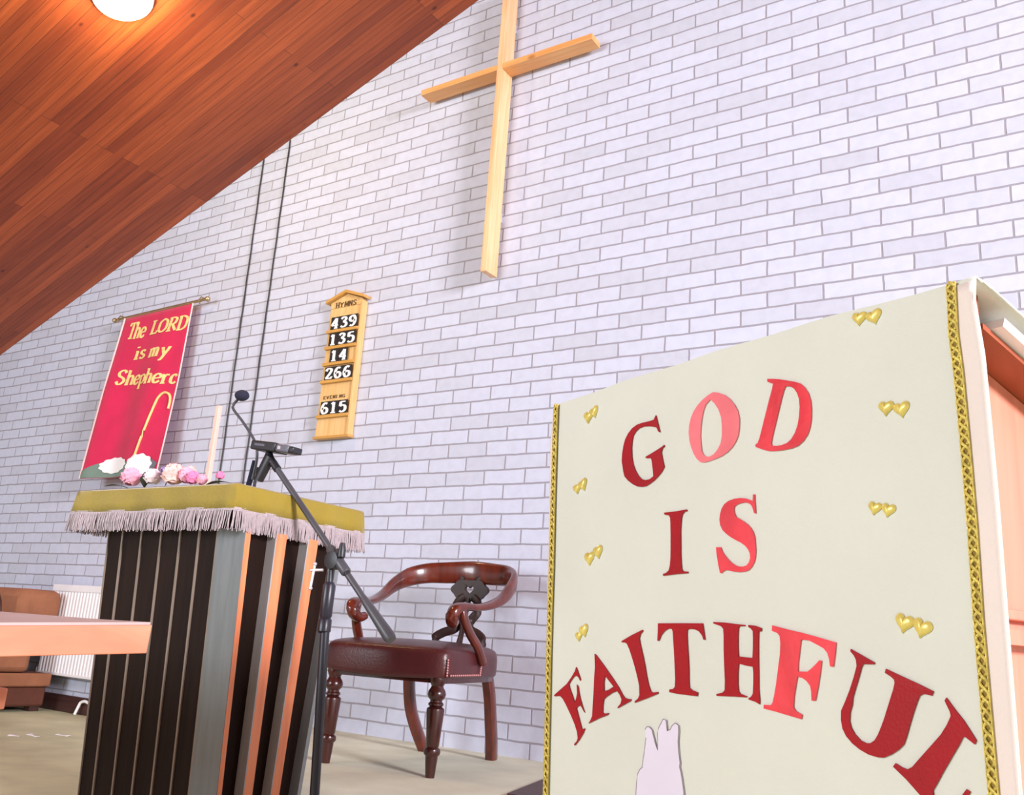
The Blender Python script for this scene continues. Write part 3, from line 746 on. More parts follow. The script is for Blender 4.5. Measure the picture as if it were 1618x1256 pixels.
# flowers on the pulpit
fa = thing('flower_arrangement', (-2.35, -1.87, CZ + 0.003), 'low spray of pink and white artificial flowers lying on the pulpit cloth', 'flowers')
def flower(c, r, m, petals=44):
    mb = MB(); c = Vector(c)
    mb.ball(c, r * 0.62, 10)
    for k in range(petals):
        sz = 1 - 1.55 * (k + .5) / petals                       # petals all round, fewest underneath
        az = k * 2.399963 + random.uniform(-.2, .2)
        rr = math.sqrt(max(0, 1 - sz * sz))
        d = Vector((math.cos(az) * rr, math.sin(az) * rr, sz))
        v = (Vector((0, 0, 1)) - d * d.z); v = v.normalized() if v.length > .05 else Vector((1, 0, 0))
        u = d.cross(v)
        s_ = r * random.uniform(.42, .56); lift = random.uniform(.62, .82)
        def P(i, j):
            a = (i - .5) * 2; b_ = (j - .5) * 2
            ruf = .10 * math.sin(a * 7 + k) * (1 + b_)
            return c + d * (r * (lift + .10 * (1 - a * a) + .20 * (b_ + 1) * .5 * (b_ + 1) * .5 + ruf * .35)) + u * (s_ * a * (1 - .25 * b_ * b_)) + v * (s_ * b_ * (1 - .2 * a * a) * .8)
        mb.grid(P, 5, 4)
    return mb
fl = [((-2.553, -1.885, .893), .032, 'petal_pink'), ((-2.445, -1.885, .890), .027, 'petal_white'), ((-2.345, -1.885, .893), .036, 'petal_peach'),
      ((-2.298, -1.875, .890), .027, 'petal_pink'), ((-2.255, -1.885, .880), .022, 'petal_rose'), ((-2.225, -1.875, .876), .018, 'petal_pink'),
      ((-2.385, -1.862, .905), .022, 'petal_rose'), ((-2.135, -1.885, .884), .013, 'petal_rose'), ((-2.318, -1.850, .908), .020, 'petal_peach')]
for c, r, m in fl: build('flower', flower((c[0], c[1], c[2] + .006), r * .92, M[m]), M[m], fa, 40)
for c in ((-2.425, -1.86, .915), (-2.415, -1.87, .903), (-2.44, -1.855, .925), (-2.40, -1.86, .918), (-2.41, -1.85, .930)):
    build('sprig', flower(c, .010, None, 10), M['petal_lilac'], fa, 60)
def leaf(a, b, w):
    a = Vector(a); b = Vector(b); sd = (b - a).cross(Vector((0, 0, 1))).normalized()
    return MB().grid(lambda i, j: a.lerp(b, j) + sd * ((i - .5) * 2 * w * math.sin(PI * min(.98, j + .02))) + Vector((0, 0, .008 * math.sin(PI * j))), 2, 8)
for a, b, w in (((-2.56, -1.88, .866), (-2.66, -1.90, .874), .012), ((-2.50, -1.87, .87), (-2.47, -1.90, .90), .014), ((-2.40, -1.87, .87), (-2.39, -1.86, .935), .009), ((-2.20, -1.88, .866), (-2.10, -1.87, .870), .011), ((-2.30, -1.86, .88), (-2.34, -1.84, .925), .012)):
    build('leaf', leaf(a, b, w), M['leaf'], fa, 60, solid=0.0012)
build('stem', MB().tube([(-2.60, -1.87, CZ + .008), (-2.35, -1.87, CZ + .008), (-2.08, -1.87, CZ + .008)], 0.005, 6), M['leaf'], fa, 60)

# gooseneck microphone on the pulpit
gm = thing('gooseneck_microphone', (-2.232, -1.7, CZ), 'thin black gooseneck microphone with round foam head rising from the pulpit', 'microphone')
pth = smooth_path([(-2.213, -1.7, .915), (-2.206, -1.7, .985), (-2.224, -1.7, 1.034), (-2.29, -1.7, 1.10), (-2.349, -1.7, 1.150), (-2.351, -1.7, 1.168), (-2.330, -1.7, 1.186)], 6)
build('neck', MB().tube(pth, 0.0045, 8), M['stand_metal'], gm, 60)
build('foam_head', MB().ball((-2.318, -1.7, 1.194), 0.022, 14, (1.15, 1, .82)), M['foam'], gm, 60)
build('tube', MB().tube([(-2.232, -1.7, CZ + .012), (-2.212, -1.7, 0.975)], 0.0085, 10), M['foam'], gm, 60)
build('tube', MB().tube([(-2.212, -1.69, CZ + .012), (-2.204, -1.695, 0.955)], 0.005, 10), M['black_plastic'], gm, 60)
build('base', MB().lathe([(0.04, 0.0), (0.042, 0.006), (0.03, 0.014), (0.01, 0.016)], (-2.225, -1.7, CZ + .002), 20), M['black_plastic'], gm, 40)

# ---------------------------------------------------------------- boom stand with recorder
BY = -1.75
bs = thing('microphone_stand', (-1.742, BY, FL), 'black boom microphone stand beside the pulpit, its arm slanting across the cloth', 'microphone stand')
build('base', MB().lathe([(0.13, 0), (0.135, 0.008), (0.13, 0.02), (0.03, 0.03), (0.02, 0.05)], (-1.742, BY, FL), 32), M['black_plastic'], bs, 30)
build('pole', MB().tube([(-1.742, BY, FL + .03), (-1.787, BY, .50)], 0.0125, 14), M['pole_metal'], bs, 60)
build('clutch', MB().lathe([(0.013, 0), (0.018, 0.006), (0.0175, 0.035), (0.014, 0.04), (0.0165, 0.046), (0.017, 0.125), (0.012, 0.135)], (-1.789, BY, .475), 16), M['pole_metal'], bs, 40)
build('pole', MB().tube([(-1.789, BY, .60), (-1.792, BY, .645)], 0.010, 12), M['black_plastic'], bs, 60)
build('swivel', MB().lathe([(0.012, -.016), (0.024, -.014), (0.026, 0), (0.024, .014), (0.012, .016)], (0, 0, 0), 20).xf(lambda p: (-1.782 + p.x * 1.0, BY + p.z * 1.0, .668 + p.y)), M['black_plastic'], bs, 40)
build('knob', MB().lathe([(0.007, -.02), (0.011, -.018), (0.011, 0.0), (0.006, 0.02)], (-1.752, BY - .006, .695), 10), M['black_plastic'], bs, 40)
th = MB().tube([(-1.826, BY - .026, .650), (-1.828, BY - .03, .592)], 0.0035, 8)
th.tube([(-1.80, BY - .02, .640), (-1.836, BY - .028, .638)], 0.004, 8)
th.ball((-1.826, BY - .026, .655), .0055, 8).ball((-1.828, BY - .03, .590), .0055, 8)
build('clamp_handle', th, M['steel'], bs, 60)
A_ = Vector((-2.060, BY, .939)); B_ = Vector((-1.553, BY, .471)); dirb = (B_ - A_).normalized()
P_ = A_ + dirb * 0.408
build('boom', MB().tube([A_, P_ + dirb * .05], 0.0088, 12), M['stand_metal'], bs, 60)
build('boom_sleeve', MB().tube([P_ - dirb * .06, P_ - dirb * .055, P_ + dirb * .035, P_ + dirb * .04], [0.010, 0.0135, 0.0145, 0.012], 14), M['stand_metal'], bs, 40)
build('boom', MB().tube([P_ + dirb * .04, B_ - dirb * .14], 0.0088, 12), M['stand_metal'], bs, 60)
build('counterweight', MB().tube([B_ - dirb * .15, B_ - dirb * .13, B_ - dirb * .01, B_], [0.0092, 0.0115, 0.0165, 0.0135], 16), M['stand_metal'], bs, 40)
build('boom_tip', MB().tube([A_ + dirb * .012, A_ - dirb * .02], 0.0118, 12), M['black_plastic'], bs, 40)
cl = MB().sweep([A_ - dirb * .018, Vector((-2.088, BY, .962)), Vector((-2.100, BY, .985))], [(0.011, 0.011), (0.013, 0.013), (0.010, 0.010)], 12)
cl.sweep([(-2.086, BY - .004, .972), (-2.108, BY - .004, .930), (-2.122, BY - .004, .900)], [(0.013, 0.016), (0.013, 0.0155), (0.012, 0.013)], 12, sq=.6)
build('clip', cl, M['black_plastic'], bs, 50)
# recorder held in the clip
rc = thing('audio_recorder', (-2.095, BY, .992), 'small flat dark handheld recorder clipped to the top of the boom stand', 'recorder')
e1 = (Vector((-1.980, BY, .984)) - Vector((-2.150, BY, 1.008))).normalized(); e2 = Vector((0, -1, 0)); e3 = e1.cross(e2).normalized()
if e3.z < 0: e3 = -e3
o0 = Vector((-2.150, BY, 1.006))
def rbox(a0, a1, b0, b1, c0, c1):
    f = lambda a, b, c: o0 + e1 * a + e2 * b + e3 * c
    return MB().hexa([f(a0,b0,c0), f(a1,b0,c0), f(a1,b1,c0), f(a0,b1,c0)], [f(a0,b0,c1), f(a1,b0,c1), f(a1,b1,c1), f(a0,b1,c1)])
build('body', rbox(0, .105, -.03, .03, -.013, .015), M['black_plastic'], rc, 40, bevel=.004)
build('grip_end', rbox(.1052, .158, -.024, .026, -.011, .012), M['rec_grey'], rc, 40, bevel=.005)
build('end_cap', rbox(.1582, .176, -.018, .022, -.010, .010), M['black_plastic'], rc, 40, bevel=.004)
build('label_strip', rbox(.018, .062, .0302, .0306, -.001, .006), M['rec_grey'], rc)
build('button', rbox(.118, .128, .0262, .0285, -.004, .006), M['steel'], rc)

# ---------------------------------------------------------------- captain's chair
TH = math.radians(9.0); CC = Vector((-2.333, -0.835, 0))
def W(p): return Vector((CC.x + p[0] * math.cos(TH) - p[1] * math.sin(TH), CC.y + p[0] * math.sin(TH) + p[1] * math.cos(TH), p[2]))
def w(mb): return mb.xf(W)
ch = thing('bow_armchair', (CC.x, CC.y, 0), 'polished mahogany bow-backed armchair with oxblood leather seat on the dais', 'chair')
outl = []
def side_pts():
    return [(-.262, -.030), (-.20, -.042), (-.10, -.050), (0, -.053), (.10, -.050), (.20, -.042), (.262, -.030), (.274, .0), (.272, .1), (.266, .22), (.256, .34), (.244, .44), (.225, .52), (.18, .57), (.09, .585), (0, .588), (-.09, .585), (-.18, .57), (-.225, .52), (-.244, .44), (-.256, .34), (-.266, .22), (-.272, .1), (-.274, .0)]
SP = side_pts(); ns_ = len(SP); cen = (0, .26)
def ring(sc, z, bow=0.0):
    return [(cen[0] + (x - cen[0]) * sc, cen[1] + (y - cen[1]) * sc, z + bow * (0.012 * (1 - (abs(x) / .27) ** 2) if y < 0 else 0)) for x, y in SP]
layers = [ring(.90, .345), ring(.985, .338, -1), ring(1.0, .352, -1), ring(1.0, .415), ring(.985, .436), ring(.94, .449), ring(.80, .460), ring(.55, .467), ring(.25, .470), ring(.02, .471)]
vs = [p for r in layers for p in r]; fs = [tuple(range(ns_))[::-1]]
for j in range(len(layers) - 1):
    for i in range(ns_): fs.append((j*ns_+i, j*ns_+(i+1) % ns_, (j+1)*ns_+(i+1) % ns_, (j+1)*ns_+i))
fs.append(tuple(range((len(layers)-1)*ns_, len(layers)*ns_)))
seat = build('seat', w(MB().add(vs, fs)), M['leather'], ch, 60, sub=1)
nail = MB()
for i in range(7): nail.ball((.2655 + .004 - .0 * i, -.02, .352 + i * .009), .0042, 8)
for i in range(16): nail.ball((.275 - .0008 * i, .0 + i * .018, .352), .0042, 8)
for i in range(8): nail.ball((.2675 , .262 + .001 * i, .36 + i * .008), .0042, 8)
nail = w(nail)
b0 = Vector(ch['base']); nail.xf(lambda p: p - b0)
build('nail_trim', nail, M['nail'], seat, 60)
LEGP = [(.030,.342),(.031,.332),(.026,.320),(.022,.312),(.024,.306),(.031,.296),(.034,.284),(.031,.272),(.022,.263),(.022,.257),(.028,.252),(.028,.246),(.022,.241),(.032,.234),(.033,.226),(.029,.175),(.024,.108),(.021,.102),(.029,.096),(.031,.087),(.029,.079),(.023,.073),(.022,.060),(.0165,.0)]
for s in (-1, 1):
    mb = MB().lathe([(r, z) for r, z in LEGP][::-1], (s * .224, 0.0, 0), 20)
    build('leg', w(mb), M['dark_mahogany'], ch, 40)
    pts = smooth_path([(s * .185, .50, .345), (s * .192, .525, .26), (s * .190, .555, .17), (s * .178, .605, .08), (s * .160, .655, 0.0)], 5)
    mb = MB().sweep(pts, [(.021, .025)] * len(pts), 12, up=(0, 1, 0), sq=.45)
    build('leg', w(mb), M['mahogany'], ch, 40)
build('seat_rail', w(MB().add([p for r in (ring(.93, .322), ring(.93, .344)) for p in r], [tuple(range(ns_))[::-1], tuple(range(ns_, 2*ns_))] + [(i, (i+1) % ns_, ns_ + (i+1) % ns_, ns_ + i) for i in range(ns_)])), M['dark_mahogany'], ch)
half = [((.205, .135, .548), .017, .015), ((.212, .100, .540), .021, .020), ((.222, .072, .560), .025, .024), ((.230, .078, .588), .026, .022), ((.240, .125, .604), .026, .016),
        ((.255, .21, .606), .025, .014), ((.270, .30, .620), .024, .016), ((.281, .385, .648), .021, .021), ((.280, .46, .692), .018, .031), ((.258, .545, .735), .017, .041), ((.200, .610, .760), .017, .045), ((.12, .645, .768), .017, .048), ((0, .668, .776), .017, .050)]
full = [((-p[0], p[1], p[2]), a, b) for p, a, b in half] + [(p, a, b) for p, a, b in half[:-1][::-1]]
pts = smooth_path([f[0] for f in full], 4); whs = []
for i in range(len(full) - 1):
    for j in range(4):
        t = j / 4; whs.append((full[i][1] * (1-t) + full[i+1][1] * t, full[i][2] * (1-t) + full[i+1][2] * t))
whs.append((full[-1][1], full[-1][2]))
build('bow_rail', w(MB().sweep(pts, whs, 16, sq=.8)), M['mahogany'], ch, 70)
for s in (-1, 1):
    pts = smooth_path([(s * .238, .125, .600), (s * .246, .130, .56), (s * .258, .165, .505), (s * .272, .215, .455), (s * .280, .255, .395)], 5)
    mb = MB().sweep(pts, [(.014, .020 - .004 * abs(i / (len(pts)-1) - .5)) for i in range(len(pts))], 12, up=(0, 1, 0), sq=.6)
    build('arm_post', w(mb), M['mahogany'], ch, 50)
# pierced splat: lobed plate with a heart-shaped piercing over two scrolled strands
mb = MB()
NA = 48; vs = []; fs = []
def lobe(a):                                     # lobed outline of the plate
    c, s = math.cos(a), math.sin(a)
    r = 1 + .05 * math.cos(6 * a)
    return .088 * math.copysign(abs(c) ** .8, c) * r, .044 * math.copysign(abs(s) ** .9, s) * r
def hole(a):                                     # heart-shaped piercing
    b_ = a - PI / 2
    x = 16 * math.sin(b_) ** 3; z = 13 * math.cos(b_) - 5 * math.cos(2 * b_) - 2 * math.cos(3 * b_) - math.cos(4 * b_)
    return -x * .0014, z * .0014
for y in (.641, .663):
    for fn in (lobe, hole):
        vs += [(fn(2 * PI * i / NA)[0], y, .697 + fn(2 * PI * i / NA)[1]) for i in range(NA)]
for i in range(NA):
    j = (i + 1) % NA
    fs += [(i, j, NA + j, NA + i), (2*NA + i, 3*NA + i, 3*NA + j, 2*NA + j), (i, 2*NA + i, 2*NA + j, j), (NA + i, NA + j, 3*NA + j, 3*NA + i)]
mb.add(vs, fs)
for s in (-1, 1):
    st = smooth_path([(s * .020, .650, .668), (s * .050, .643, .64), (s * .054, .632, .60), (s * .030, .622, .56), (s * .038, .608, .525), (s * .085, .595, .505), (s * .118, .580, .48), (s * .105, .568, .455), (s * .07, .566, .448)], 6)
    mb.sweep(st, [(.011, .020)] * len(st), 10, sq=.7)
    mb.sweep([(s * .04, .655, .735), (s * .055, .658, .755)], (.011, .022), 10)
mb.sweep([(0, .648, .660), (0, .632, .60), (0, .618, .55), (0, .600, .50), (0, .585, .455)], [(.010, .020), (.010, .012), (.010, .028), (.010, .016), (.010, .026)], 10)
build('splat', w(mb), M['splat_wood'], ch, 50)

# ---------------------------------------------------------------- brown mat on the dais by the lectern
o = build('floor_mat', MB().hexa([(-1.835, -.43, 0.0), (-1.72, -.90, 0.0), (-1.1, -.90, 0.0), (-1.1, -.43, 0.0)], [(-1.833, -.432, .012), (-1.718, -.898, .012), (-1.102, -.898, .012), (-1.102, -.432, .012)]), M['skirting'], None, origin=(-1.45, -.65, 0))
tag(o, 'dark brown mat on the dais carpet, its corner beside the cream banner', 'mat')

# ---------------------------------------------------------------- table in the left foreground
tb = thing('communion_table', (-1.9, -3.1, FL), 'light wooden table corner with thick orange edge in the left foreground', 'table')
P1, P0, Qc = Vector((-1.242, -2.686, .480)), Vector((-1.306, -2.886, .466)), Vector((-1.449, -2.637, .478))
far0 = P0 + (P0 - P1) * 2.0
Bk = Vector((-2.9, -2.64, .478)); Bf = Vector((-3.0, -3.28, .445))
top = [P1, Qc, Bk, Bf, far0]
dn = Vector((0, 0, -0.046)); d2 = Vector((0, 0, -0.004))
nn_ = 5
mb = MB().add([p + d2 for p in top] + [p + dn - (p - Vector((-2.0, -2.95, p.z))).normalized() * .002 for p in top], [tuple(range(5)), tuple(range(5, 10))[::-1]] + [(i, (i+1) % 5, 5 + (i+1) % 5, 5 + i) for i in range(5)])
build('tabletop', mb, M['table_wood'], tb, bevel=0.0015)
ins = [p + (Vector((-2.0, -2.95, p.z)) - p).normalized() * .004 for p in top]
mb = MB().add([p for p in ins] + [p + d2 for p in ins], [tuple(range(5)), tuple(range(5, 10))[::-1]] + [(i, (i+1) % 5, 5 + (i+1) % 5, 5 + i) for i in range(5)])
build('top_surface', mb, M['table_top'], tb)
for x, y in ((-1.85, -2.80), (-1.85, -3.15), (-2.75, -2.80), (-2.75, -3.15)):
    build('leg', MB().box((x - .03, y - .03, FL), (x + .03, y + .03, .405 if x < -2 else .418)), M['table_wood'], tb, bevel=.004)

# outlines of the sewn letters, in 0.1 mm across and down the cloth
LETTERS={
'G':[[[2564,588],[2598,704],[2643,852],[2607,834],[2574,772],[2518,752],[2433,730],[2318,716],[2215,728],[2140,765],[2086,815],[2058,889],[2042,1003],[2046,1139],[2068,1238],[2109,1329],[2175,1423],[2247,1484],[2327,1507],[2418,1502],[2492,1468],[2483,1364],[2468,1269],[2458,1215],[2424,1196],[2344,1189],[2339,1168],[2454,1136],[2581,1097],[2680,1064],[2721,1045],[2723,1070],[2679,1092],[2661,1145],[2676,1221],[2696,1298],[2714,1359],[2657,1426],[2587,1478],[2502,1530],[2417,1566],[2337,1594],[2245,1596],[2143,1578],[2056,1539],[1952,1474],[1877,1408],[1847,1327],[1833,1248],[1815,1168],[1829,1052],[1860,939],[1904,847],[1975,769],[2066,705],[2171,669],[2290,657],[2406,657],[2520,649]]],
'O':[[[3760,479],[3855,507],[3972,561],[4062,633],[4138,725],[4187,811],[4209,917],[4199,1034],[4176,1131],[4127,1208],[4056,1274],[3973,1322],[3867,1359],[3748,1381],[3627,1394],[3529,1399],[3456,1386],[3383,1331],[3322,1252],[3275,1156],[3244,1062],[3233,952],[3246,846],[3288,744],[3350,664],[3433,598],[3536,544],[3649,503]],[[3696,565],[3778,642],[3846,733],[3889,846],[3898,968],[3892,1088],[3862,1187],[3800,1264],[3726,1315],[3653,1335],[3581,1330],[3521,1296],[3486,1239],[3474,1149],[3469,1024],[3483,902],[3507,799],[3543,698],[3595,618]]],
'D':[[[4702,490],[4796,510],[4899,536],[5019,577],[5137,617],[5233,660],[5297,721],[5349,802],[5376,894],[5380,1004],[5369,1111],[5341,1215],[5298,1293],[5227,1360],[5146,1403],[5047,1421],[4928,1423],[4806,1419],[4683,1405],[4580,1372],[4465,1323],[4460,1293],[4499,1279],[4535,1218],[4584,1095],[4646,940],[4707,786],[4767,649],[4793,572],[4700,528]],[[4994,645],[5074,664],[5131,704],[5177,769],[5201,846],[5205,941],[5188,1049],[5158,1154],[5108,1241],[5044,1310],[4972,1347],[4891,1359],[4810,1359],[4728,1344],[4717,1310],[4746,1217],[4794,1096],[4854,944],[4914,792],[4961,687]]],
'I':[[[2696,2002],[2915,2003],[3151,1995],[3158,2015],[3103,2025],[3063,2052],[3045,2093],[3030,2177],[3018,2282],[3016,2430],[3012,2587],[3018,2702],[3026,2785],[3049,2815],[3148,2825],[3147,2845],[2892,2853],[2652,2869],[2652,2844],[2717,2830],[2766,2799],[2792,2737],[2809,2632],[2816,2473],[2820,2313],[2821,2152],[2816,2082],[2793,2047],[2701,2030]]],
'S':[[[4389,1911],[4413,1914],[4411,2001],[4417,2079],[4419,2152],[4391,2140],[4374,2081],[4350,2040],[4306,2011],[4247,1998],[4173,2000],[4105,2014],[4061,2035],[4051,2079],[4060,2119],[4085,2166],[4150,2200],[4215,2234],[4279,2277],[4329,2324],[4365,2379],[4385,2443],[4390,2519],[4393,2596],[4383,2671],[4360,2737],[4318,2792],[4265,2833],[4199,2851],[4106,2855],[4013,2847],[3932,2831],[3864,2823],[3822,2837],[3796,2857],[3765,2860],[3741,2765],[3718,2646],[3706,2530],[3793,2534],[3812,2580],[3852,2631],[3905,2682],[3964,2728],[4030,2764],[4096,2786],[4175,2790],[4235,2775],[4276,2739],[4298,2687],[4294,2630],[4271,2586],[4227,2540],[4150,2493],[4058,2454],[3978,2415],[3898,2366],[3837,2318],[3798,2250],[3787,2179],[3804,2109],[3835,2041],[3886,1990],[3957,1956],[4054,1938],[4163,1935],[4256,1948],[4327,1972],[4379,1996]]],
'F1':[[[711,4192],[752,4259],[815,4362],[807,4385],[761,4335],[712,4315],[657,4334],[589,4393],[534,4451],[554,4512],[619,4614],[675,4709],[709,4653],[736,4574],[727,4445],[762,4480],[782,4570],[823,4673],[877,4774],[917,4830],[890,4810],[823,4741],[756,4752],[716,4789],[744,4847],[798,4962],[847,5069],[918,5053],[884,5116],[787,5224],[681,5319],[662,5304],[726,5254],[752,5206],[733,5119],[678,5020],[581,4893],[469,4766],[383,4681],[312,4643],[154,4661],[168,4636],[325,4545],[478,4455],[589,4354],[678,4256]]],
'A':[[[1150,3977],[1189,3998],[1368,4138],[1566,4303],[1687,4410],[1771,4504],[1818,4543],[1888,4554],[1959,4552],[1942,4578],[1805,4637],[1661,4700],[1673,4678],[1734,4629],[1753,4570],[1711,4509],[1651,4464],[1541,4501],[1417,4563],[1354,4605],[1336,4687],[1329,4790],[1366,4801],[1466,4784],[1441,4811],[1240,4879],[1004,4973],[1048,4928],[1092,4857],[1107,4693],[1125,4498],[1142,4317],[1158,4166]],[[1387,4271],[1467,4332],[1578,4411],[1467,4464],[1362,4491],[1362,4361]]],
'I2':[[[2215,3602],[2219,3622],[2168,3664],[2144,3722],[2176,3836],[2220,3962],[2257,4087],[2290,4225],[2326,4334],[2369,4414],[2413,4427],[2511,4409],[2515,4432],[2290,4510],[2034,4592],[2035,4574],[2104,4533],[2137,4481],[2134,4362],[2101,4252],[2046,4113],[1989,3988],[1931,3875],[1880,3804],[1837,3788],[1753,3787],[1777,3767],[1981,3684]]],
'T':[[[2536,3508],[3002,3496],[3410,3490],[3423,3556],[3450,3695],[3421,3696],[3396,3643],[3342,3596],[3263,3569],[3166,3565],[3113,3577],[3104,3641],[3110,3761],[3122,3923],[3130,4084],[3128,4224],[3134,4309],[3189,4336],[3292,4354],[3283,4402],[3090,4403],[2893,4403],[2741,4395],[2746,4360],[2819,4349],[2853,4319],[2864,4221],[2856,4046],[2848,3882],[2836,3716],[2827,3605],[2805,3570],[2728,3576],[2657,3610],[2594,3663],[2548,3738],[2516,3741],[2530,3613]]],
'H':[[[3610,3469],[3796,3471],[3944,3481],[4088,3490],[4167,3494],[4159,3507],[4073,3511],[4055,3530],[4042,3623],[4036,3755],[4039,3872],[4155,3876],[4274,3877],[4286,3765],[4293,3645],[4294,3564],[4263,3535],[4218,3514],[4223,3493],[4328,3498],[4434,3525],[4428,3561],[4386,3567],[4377,3662],[4367,3861],[4362,4058],[4355,4235],[4363,4351],[4360,4404],[4296,4381],[4187,4364],[4188,4346],[4230,4328],[4259,4291],[4273,4163],[4279,4044],[4273,3980],[4150,3972],[4038,3956],[4020,4080],[4015,4201],[4022,4281],[4049,4308],[4161,4331],[4146,4342],[3976,4349],[3638,4367],[3639,4344],[3745,4321],[3787,4289],[3795,4177],[3791,3993],[3790,3786],[3796,3630],[3789,3547],[3749,3517],[3613,3488]]],
'F2':[[[4605,3489],[4840,3530],[5039,3560],[5230,3594],[5355,3619],[5518,3652],[5499,3754],[5464,3909],[5421,3912],[5414,3835],[5394,3769],[5348,3722],[5275,3691],[5225,3673],[5150,3643],[5040,3637],[5027,3646],[4999,3777],[4971,3898],[4962,3991],[5102,3985],[5162,3947],[5223,3899],[5279,3852],[5307,3858],[5280,3978],[5238,4136],[5190,4289],[5139,4294],[5140,4192],[5128,4135],[5083,4089],[5026,4059],[4949,4049],[4923,4140],[4889,4262],[4871,4391],[4905,4427],[4994,4458],[4978,4508],[4783,4484],[4581,4459],[4421,4444],[4428,4402],[4536,4397],[4565,4364],[4599,4266],[4633,4141],[4670,3976],[4708,3811],[4722,3687],[4713,3605],[4680,3575],[4597,3552]]],
'U':[[[5707,3712],[5845,3772],[5994,3838],[5985,3856],[5854,3861],[5828,3894],[5789,3992],[5732,4123],[5693,4214],[5679,4291],[5645,4370],[5632,4460],[5646,4521],[5689,4585],[5755,4639],[5822,4659],[5876,4653],[5929,4618],[5974,4558],[6017,4480],[6062,4391],[6107,4289],[6152,4188],[6197,4087],[6217,4024],[6212,3994],[6178,3968],[6110,3933],[6125,3893],[6309,3957],[6474,4012],[6646,4075],[6626,4118],[6534,4108],[6491,4129],[6459,4185],[6407,4296],[6354,4420],[6310,4531],[6267,4619],[6205,4674],[6114,4733],[6023,4775],[5948,4781],[5844,4769],[5740,4733],[5650,4683],[5576,4617],[5536,4546],[5523,4459],[5533,4362],[5594,4261],[5659,4141],[5726,3996],[5770,3885],[5766,3821],[5742,3777],[5702,3738]]],
'L':[[[6781,4124],[6856,4218],[6948,4322],[7057,4482],[7038,4521],[6941,4463],[6921,4470],[6876,4543],[6788,4666],[6683,4815],[6608,4928],[6554,5004],[6557,5048],[6618,5094],[6734,5096],[6829,5036],[6913,4935],[6949,4951],[6846,5120],[6729,5283],[6408,5068],[6267,4946],[6126,4847],[6158,4810],[6220,4836],[6289,4850],[6347,4818],[6438,4725],[6572,4592],[6689,4475],[6764,4376],[6813,4291],[6808,4251],[6761,4153]]],
'hand':[[[2251,4922],[2281,4885],[2331,4876],[2387,4907],[2421,4990],[2461,5090],[2501,5154],[2504,5024],[2499,4938],[2528,4865],[2578,4799],[2614,4751],[2675,4754],[2687,4839],[2693,4890],[2754,4866],[2796,4810],[2857,4773],[2916,4797],[2920,4873],[2904,5001],[2913,5118],[2936,5249],[2927,5308],[2952,5371],[2975,5467],[2997,5570],[3017,5746],[3015,6229],[2012,6436],[2040,5915],[2050,5740],[2067,5598],[2090,5507],[2134,5448],[2185,5414],[2201,5316],[2224,5234],[2248,5117],[2264,5027]]],
}
HEARTS=[(6115, 88, 167, 5), (6297, 114, 178, -10), (6357, 1168, 172, 5), (6540, 1214, 181, -5), (6127, 2234, 150, 15), (6289, 2267, 154, 15), (6372, 3437, 199, 15), (6570, 3482, 199, 18), (954, 357, 203, 0), (1104, 300, 199, -20), (690, 1476, 171, -10), (842, 1432, 202, -25), (1013, 2582, 211, -5), (1221, 2494, 206, -15), (759, 3747, 147, -10), (889, 3659, 194, -20)]
build('stretcher', MB().box((-2.78, -2.665, .309), (-1.697, -2.630, .346)), M['table_wood'], tb, bevel=.003)

# ================================================================ lectern with the draped banner (right foreground)
LP = Vector((-0.7714, -2.3122, 0.8770)); LU = Vector((0.9040, -0.4275, 0.0)).normalized()
LI = Vector((-LU.y, LU.x, 0)); LT = 0.054
LV = (LI * LT + Vector((0, 0, -1))).normalized(); LN = LU.cross(LV)
if LN.dot(LI) > 0: LN = -LN
LW = 0.75
def LB(u, i, z): return Vector((LP.x, LP.y, 0)) + LU * u + LI * i + Vector((0, 0, z))
KS = 0.33
def lbox(u0, u1, i0, i1, z0, z1, tilt=0.0):
    b = [LB(u0, i0, z0), LB(u1, i0, z0), LB(u1, i1, z0), LB(u0, i1, z0)]
    t = [LB(u0, i0, z1), LB(u1, i0, z1), LB(u1, i1, z1 - tilt * (i1 - i0)), LB(u0, i1, z1 - tilt * (i1 - i0))]
    return MB().hexa(b, t)
lt = thing('lectern', LB(.37, .25, FL), 'light brown wooden lectern under the cream banner in the right foreground', 'lectern')
ID = 0.46
Z0 = 0.853                                       # desk height at the front
build('side_panel', lbox(.670, .692, .060, ID, .556, Z0 - KS * .06 - .0085, KS), M['lectern_wood'], lt)
build('side_panel', lbox(.020, .042, .060, ID, .556, Z0 - KS * .06 - .0085, KS), M['lectern_wood'], lt)
build('lower_panel', lbox(.666, .688, .060, ID, FL + .06, .545), M['lectern_wood'], lt)
build('lower_panel', lbox(.018, .040, .060, ID, FL + .06, .545), M['lectern_wood'], lt)
build('ledge', lbox(.664, .700, .055, ID + .005, .545, .556), M['lectern_wood'], lt, bevel=.002)
build('ledge', lbox(.010, .042, .055, ID + .005, .545, .556), M['lectern_wood'], lt, bevel=.002)
build('front_panel', lbox(.042, .669, .066, .082, FL + .06, .815), M['lectern_wood'], lt)
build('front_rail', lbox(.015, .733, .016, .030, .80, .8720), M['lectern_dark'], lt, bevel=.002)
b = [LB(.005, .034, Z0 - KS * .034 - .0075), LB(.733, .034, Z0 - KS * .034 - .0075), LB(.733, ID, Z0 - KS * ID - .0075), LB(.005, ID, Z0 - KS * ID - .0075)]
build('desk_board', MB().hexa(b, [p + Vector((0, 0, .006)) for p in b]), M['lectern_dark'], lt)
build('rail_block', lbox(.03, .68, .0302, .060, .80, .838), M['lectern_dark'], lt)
build('base', lbox(-.005, .755, .03, ID + .03, FL, FL + .06), M['lectern_wood'], lt, bevel=.004)
